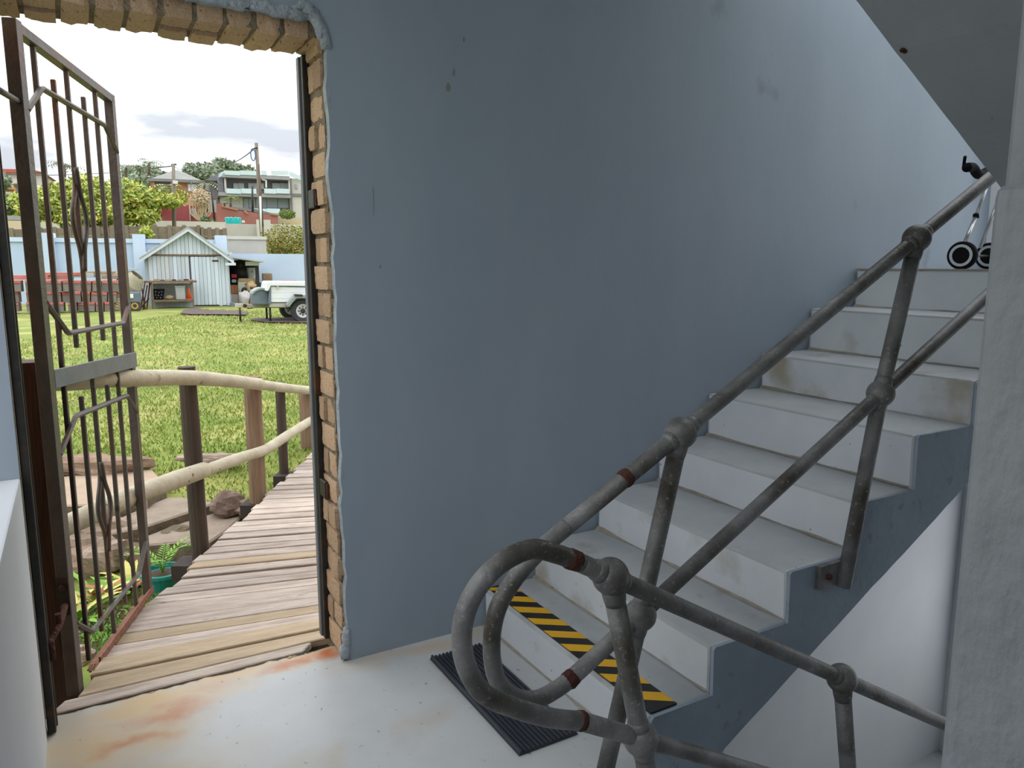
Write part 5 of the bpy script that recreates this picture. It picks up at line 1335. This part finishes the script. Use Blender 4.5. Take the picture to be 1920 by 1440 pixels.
# modern house
hm = thing('modern_house', 'modern three-storey grey house with glass balconies', 'house', PD(480, 408, 62))
MD = 62
pt(hm, 'wall', 'house_grey', 411, 333, 543, 412, MD + 1.4, 8)
pt(hm, 'wall', 'house_pale', 543.5, 334.5, 566, 412, MD + .6, 9)
pt(hm, 'wing', 'house_pale', 566, 342, 579, 412, MD + 5, 5)
pt(hm, 'roof_slab', 'house_grey', 419, 327.5, 543, 334.8, MD - .3, 3)
pt(hm, 'floor_slab', 'house_grey', 410, 362.5, 545, 369, MD - .2, 3); pt(hm, 'floor_band', 'house_dark', 545, 363, 567, 368, MD + .5, .3)
pt(hm, 'column', 'house_dark', 410, 332, 419, 363, MD + .5, 2); pt(hm, 'column', 'house_pale', 421, 334, 424.5, 360, MD, .4); pt(hm, 'column', 'house_pale', 541, 334, 544, 363, MD, .5); pt(hm, 'column', 'house_dark', 545.5, 334, 548, 400, MD + .4, .3)
for x0, x1, n in ((437, 458, 2), (465, 495.5, 3), (510, 540.5, 2)):
    w__ = pt(hm, 'window', 'house_dark', x0, 342.8, x1, 355, MD + 1.3, .3)
    for k in range(n): pt(w__, 'pane', 'glass_bright', x0 + .6 + (x1 - x0 - .6) * k / n, 343.5, x0 + (x1 - x0 - .4) * (k + 1) / n, 354.5, MD + 1.2, .15)
w__ = pt(hm, 'window', 'house_dark', 455.5, 371, 542, 391, MD + 1.2, .3)
for x0, x1 in ((456.5, 466), (466.8, 479), (480, 489), (490, 499.7), (500.5, 520), (521, 541)): pt(w__, 'pane', 'glass_win', x0, 372, x1, 390, MD + 1.1, .15)
pt(hm, 'white_panel', 'house_white', 413, 368.5, 455.5, 391, MD + 1.0, .3)
for x0, x1 in ((424, 452), (452.4, 481), (495.5, 518), (518.4, 542.5)): pt(hm, 'balcony_glass', 'glass_rail', x0, 353.8, x1, 363, MD - .3, .08)
for x0, x1 in ((421, 450), (450.4, 482), (490, 500), (508.5, 519), (519.4, 530), (530.4, 541.5)): pt(hm, 'terrace_glass', 'glass_rail', x0, 320, x1, 328.2, MD - .35, .08)
for x0, x1 in ((476, 500), (500.4, 525)): pt(hm, 'ground_glass', 'glass_rail', x0, 391, x1, 399.5, MD - .4, .08)
poly(hm, 'terrace_glass', 'glass_rail', [(542.5, 329.5), (566, 338.5), (566, 331), (542.5, 320.5)], MD + .3, .1)
poly(hm, 'terrace_glass', 'glass_rail', [(410, 333), (421, 328), (421, 320), (410, 326)], MD + .2, .1)
pt(hm, 'small_window', 'glass_win', 553.5, 345.5, 557.8, 353.5, MD + .5, .2)
pt(hm, 'lower_wall', 'house_pale', 470, 399, 545, 412, MD + .2, 1)
poly(hm, 'side_roof', 'roof_slate', [(383, 338), (410, 339.5), (410, 325)], MD + 3, 6)
pt(hm, 'side_wing', 'house_pale', 388, 338.5, 411, 412, MD + 4, 5)
w__ = pt(hm, 'window', 'win_frame', 401, 342, 410, 353.5, MD + 3.9, .2); pt(w__, 'pane', 'glass_bright', 402, 343, 409.5, 352.8, MD + 3.85, .15)
pt(hm, 'side_wing', 'house_grey', 392, 375, 406, 402, MD - 2, 4)
b = MB(); b.tube([PD(491, 336, MD - .2), PD(499, 339, MD - .2), PD(499, 352, MD - .2)], .08, 6); b.build('stair_rail', 'win_frame', hm)
# white houses at the far left
hw = thing('white_house', 'white house with a red roof seen past the gate', 'house', PD(40, 362, 68))
pt(hw, 'wall', 'house_white', -20, 322, 80, 378, 68, 6)
poly(hw, 'roof', 'roof_red', [(-30, 323.5), (82, 323.5), (62, 318), (0, 316.5)], 67.5, 7)
pt(hw, 'window', 'glass_win', 22, 348, 42, 362, 67.9, .2)
poly(hw, 'gable', 'house_pale', [(12, 344), (40, 344), (40, 334), (26, 337)], 66.5, 1.5); pt(hw, 'porch_column', 'house_white', 23, 344, 25.5, 372, 66.4, .3)
poly(hw, 'lower_roof', 'roof_orange', [(-30, 354), (17, 352), (14, 345), (-10, 341)], 64, 3)
tree('hedge', 'dark green hedge along the road at the far left', [blobp(-40, 360, 30, 405, 55, 1.5), blobp(10, 372, 62, 404, 55, 1.4), blobp(-20, 378, 25, 404, 54, 1.2)], 2600, .26, ['leaf_deep', 'leaf_mid', 'leaf_far'], [.45, .25, .30], 31, cat='hedge', core=0)
# trees on the skyline
tree('hill_tree', 'dense dark tree on the skyline behind the brick house', [blobp(228, 318, 262, 348, 95, 3), blobp(245, 313, 310, 345, 98, 4), blobp(225, 328, 285, 350, 90, 3)], 2600, .62, ['leaf_far', 'leaf_far_dark'], [.6, .4], 41, core=1)
tree('hill_tree', 'feathery tree on the skyline right of the brick house roof', [blobp(343, 309, 385, 332, 100, 3), blobp(360, 313, 412, 338, 98, 3)], 1800, .55, ['leaf_far', 'leaf_far_dark'], [.6, .4], 42, core=1)
tree('hill_tree', 'flat-topped umbrella tree above the grey side roof', [blobp(372, 308, 405, 317, 108, 2), blobp(388, 311, 420, 320, 106, 2)], 700, .55, ['leaf_far_dark', 'leaf_far'], [.6, .4], 43)
tree('hill_tree', 'tall rounded tree rising behind the modern house', [blobp(402, 298, 432, 318, 112, 3), blobp(420, 306, 455, 324, 112, 3), blobp(440, 312, 478, 324, 112, 2)], 2000, .55, ['leaf_far', 'leaf_far_dark'], [.55, .45], 44)
tree('hill_tree', 'small tree on the skyline at the modern house terrace end', [blobp(566, 318, 590, 352, 100, 2)], 500, .5, ['leaf_far', 'leaf_far_dark'], [.5, .5], 45)
tree('hill_tree', 'grey-green tree in front of the white house', [blobp(-8, 328, 18, 352, 62, 1.2)], 500, .34, ['leaf_far', 'leaf_far_dark'], [.6, .4], 46)
def palm(name, label, x, ytop, ybot, d, L_, seed, nf=13, mt_='leaf_far', tr_=.14):
    rg = random.Random(seed); base = PD(x + rg.uniform(-1, 1), ybot, d); top_ = PD(x, ytop, d); t_ = thing(name, label, 'palm', base)
    b = MB(); b.tube([base, base.lerp(top_, .5), top_], [tr_ * 1.2, tr_, tr_ * .8], 8); b.build('trunk', 'bark', t_, smooth=True)
    for i in range(nf):
        a = 6.283 * i / nf + rg.uniform(-.2, .2); el = rg.uniform(.2, 1.1); h0 = V((math.cos(a), math.sin(a), 0)); sd = V((-h0.y, h0.x, 0)); b = MB(); l_ = L_ * rg.uniform(.8, 1.15); pts = []
        for k in range(9):
            t = k / 8; pts.append(top_ + h0 * (l_ * t * math.cos(el * (1 - .5 * t))) + ZV * (l_ * (math.sin(el) * t - .75 * t * t)))
        for k in range(8):
            for s_ in (-1, 1):
                b.leaf(pts[k], sd * s_ + (pts[k + 1] - pts[k]).normalized() * .6 - ZV * .25, ZV + h0 * .2, l_ * .36 * (1.1 - .5 * k / 8), l_ * .055)
        b.build('frond', mt_, t_)
palm('palm_tree', 'palm with drooping fronds on the skyline left of the brick house', 280, 305, 335, 90, 2.0, 1)
palm('palm_tree', 'palm leaning over the big tree on the skyline', 236, 314, 345, 85, 1.9, 2)
palm('palm_tree', 'small palm between the two skyline palms', 262, 315, 338, 92, 1.5, 6)
palm('palm_tree', 'spiky palm rising behind the gate bars', 121, 312, 350, 70, 1.9, 3, 16)
palm('palm_tree', 'small palm before the brick house balcony', 318, 357, 384, 54, 1.5, 4, 12, 'leaf_mid', .1)
palm('palm_tree', 'slender palm at the corner of the brick house', 383, 346, 384, 56, 1.3, 5, 12, 'leaf_far', .09)
palm('palm_tree', 'pawpaw-like palm before the white panel of the modern house', 433, 371, 392, 54, .75, 8, 10, 'leaf_mid', .07)
palm('palm_tree', 'short palm behind the left end of the maroon garage', 421, 381, 392, 54, .6, 9, 9, 'leaf_far', .07)
# bare tan tree
bt = thing('bare_tree', 'leafless tan tree with fine upright branches', 'tree', PD(377, 416, 52))
rg = random.Random(90); base = PD(377, 416, 52)
for i in range(9):
    x = 358 + i * 4.3; tip = PD(x + rg.uniform(-2, 2), 352 + abs(i - 4) * 3.2, 52 + rg.uniform(-.6, .6)); mid = base.lerp(tip, .5) + RV * ((i - 4) * .09) - ZV * .1
    b = MB(); b.tube(smooth_path([base, base.lerp(mid, .5) + RV * ((i - 4) * .04), mid, tip], 3), [.07 - .005 * k for k in range(10)], 6); b.build('branch', 'twig_tan', bt, smooth=True)
b = foliage(MB(), [blobp(356, 350, 397, 396, 52, .9)], 800, .16, [.9, .1], 91, .2); b.build('twigs', ['twig_tan', 'leaf_brown'], bt)['kind'] = 'stuff'
tree('shrub', 'low green shrub at the foot of the bare tree', [blobp(376, 405, 391, 417, 51.5, .4)], 260, .16, ['leaf_round', 'leaf_far'], [.6, .4], 95, cat='shrub')
tree('shrub', 'grey-green shrub beside the crimson wall', [blobp(391, 410, 404, 418, 50.5, .3)], 160, .15, ['leaf_far', 'leaf_round'], [.6, .4], 96, cat='shrub')
tree('shrub', 'yellow-green shrub under the brick house balcony', [blobp(322, 362, 350, 384, 55, .8)], 700, .22, ['leaf_lime', 'leaf_mid', 'leaf_gold'], [.45, .35, .2], 97, cat='shrub')
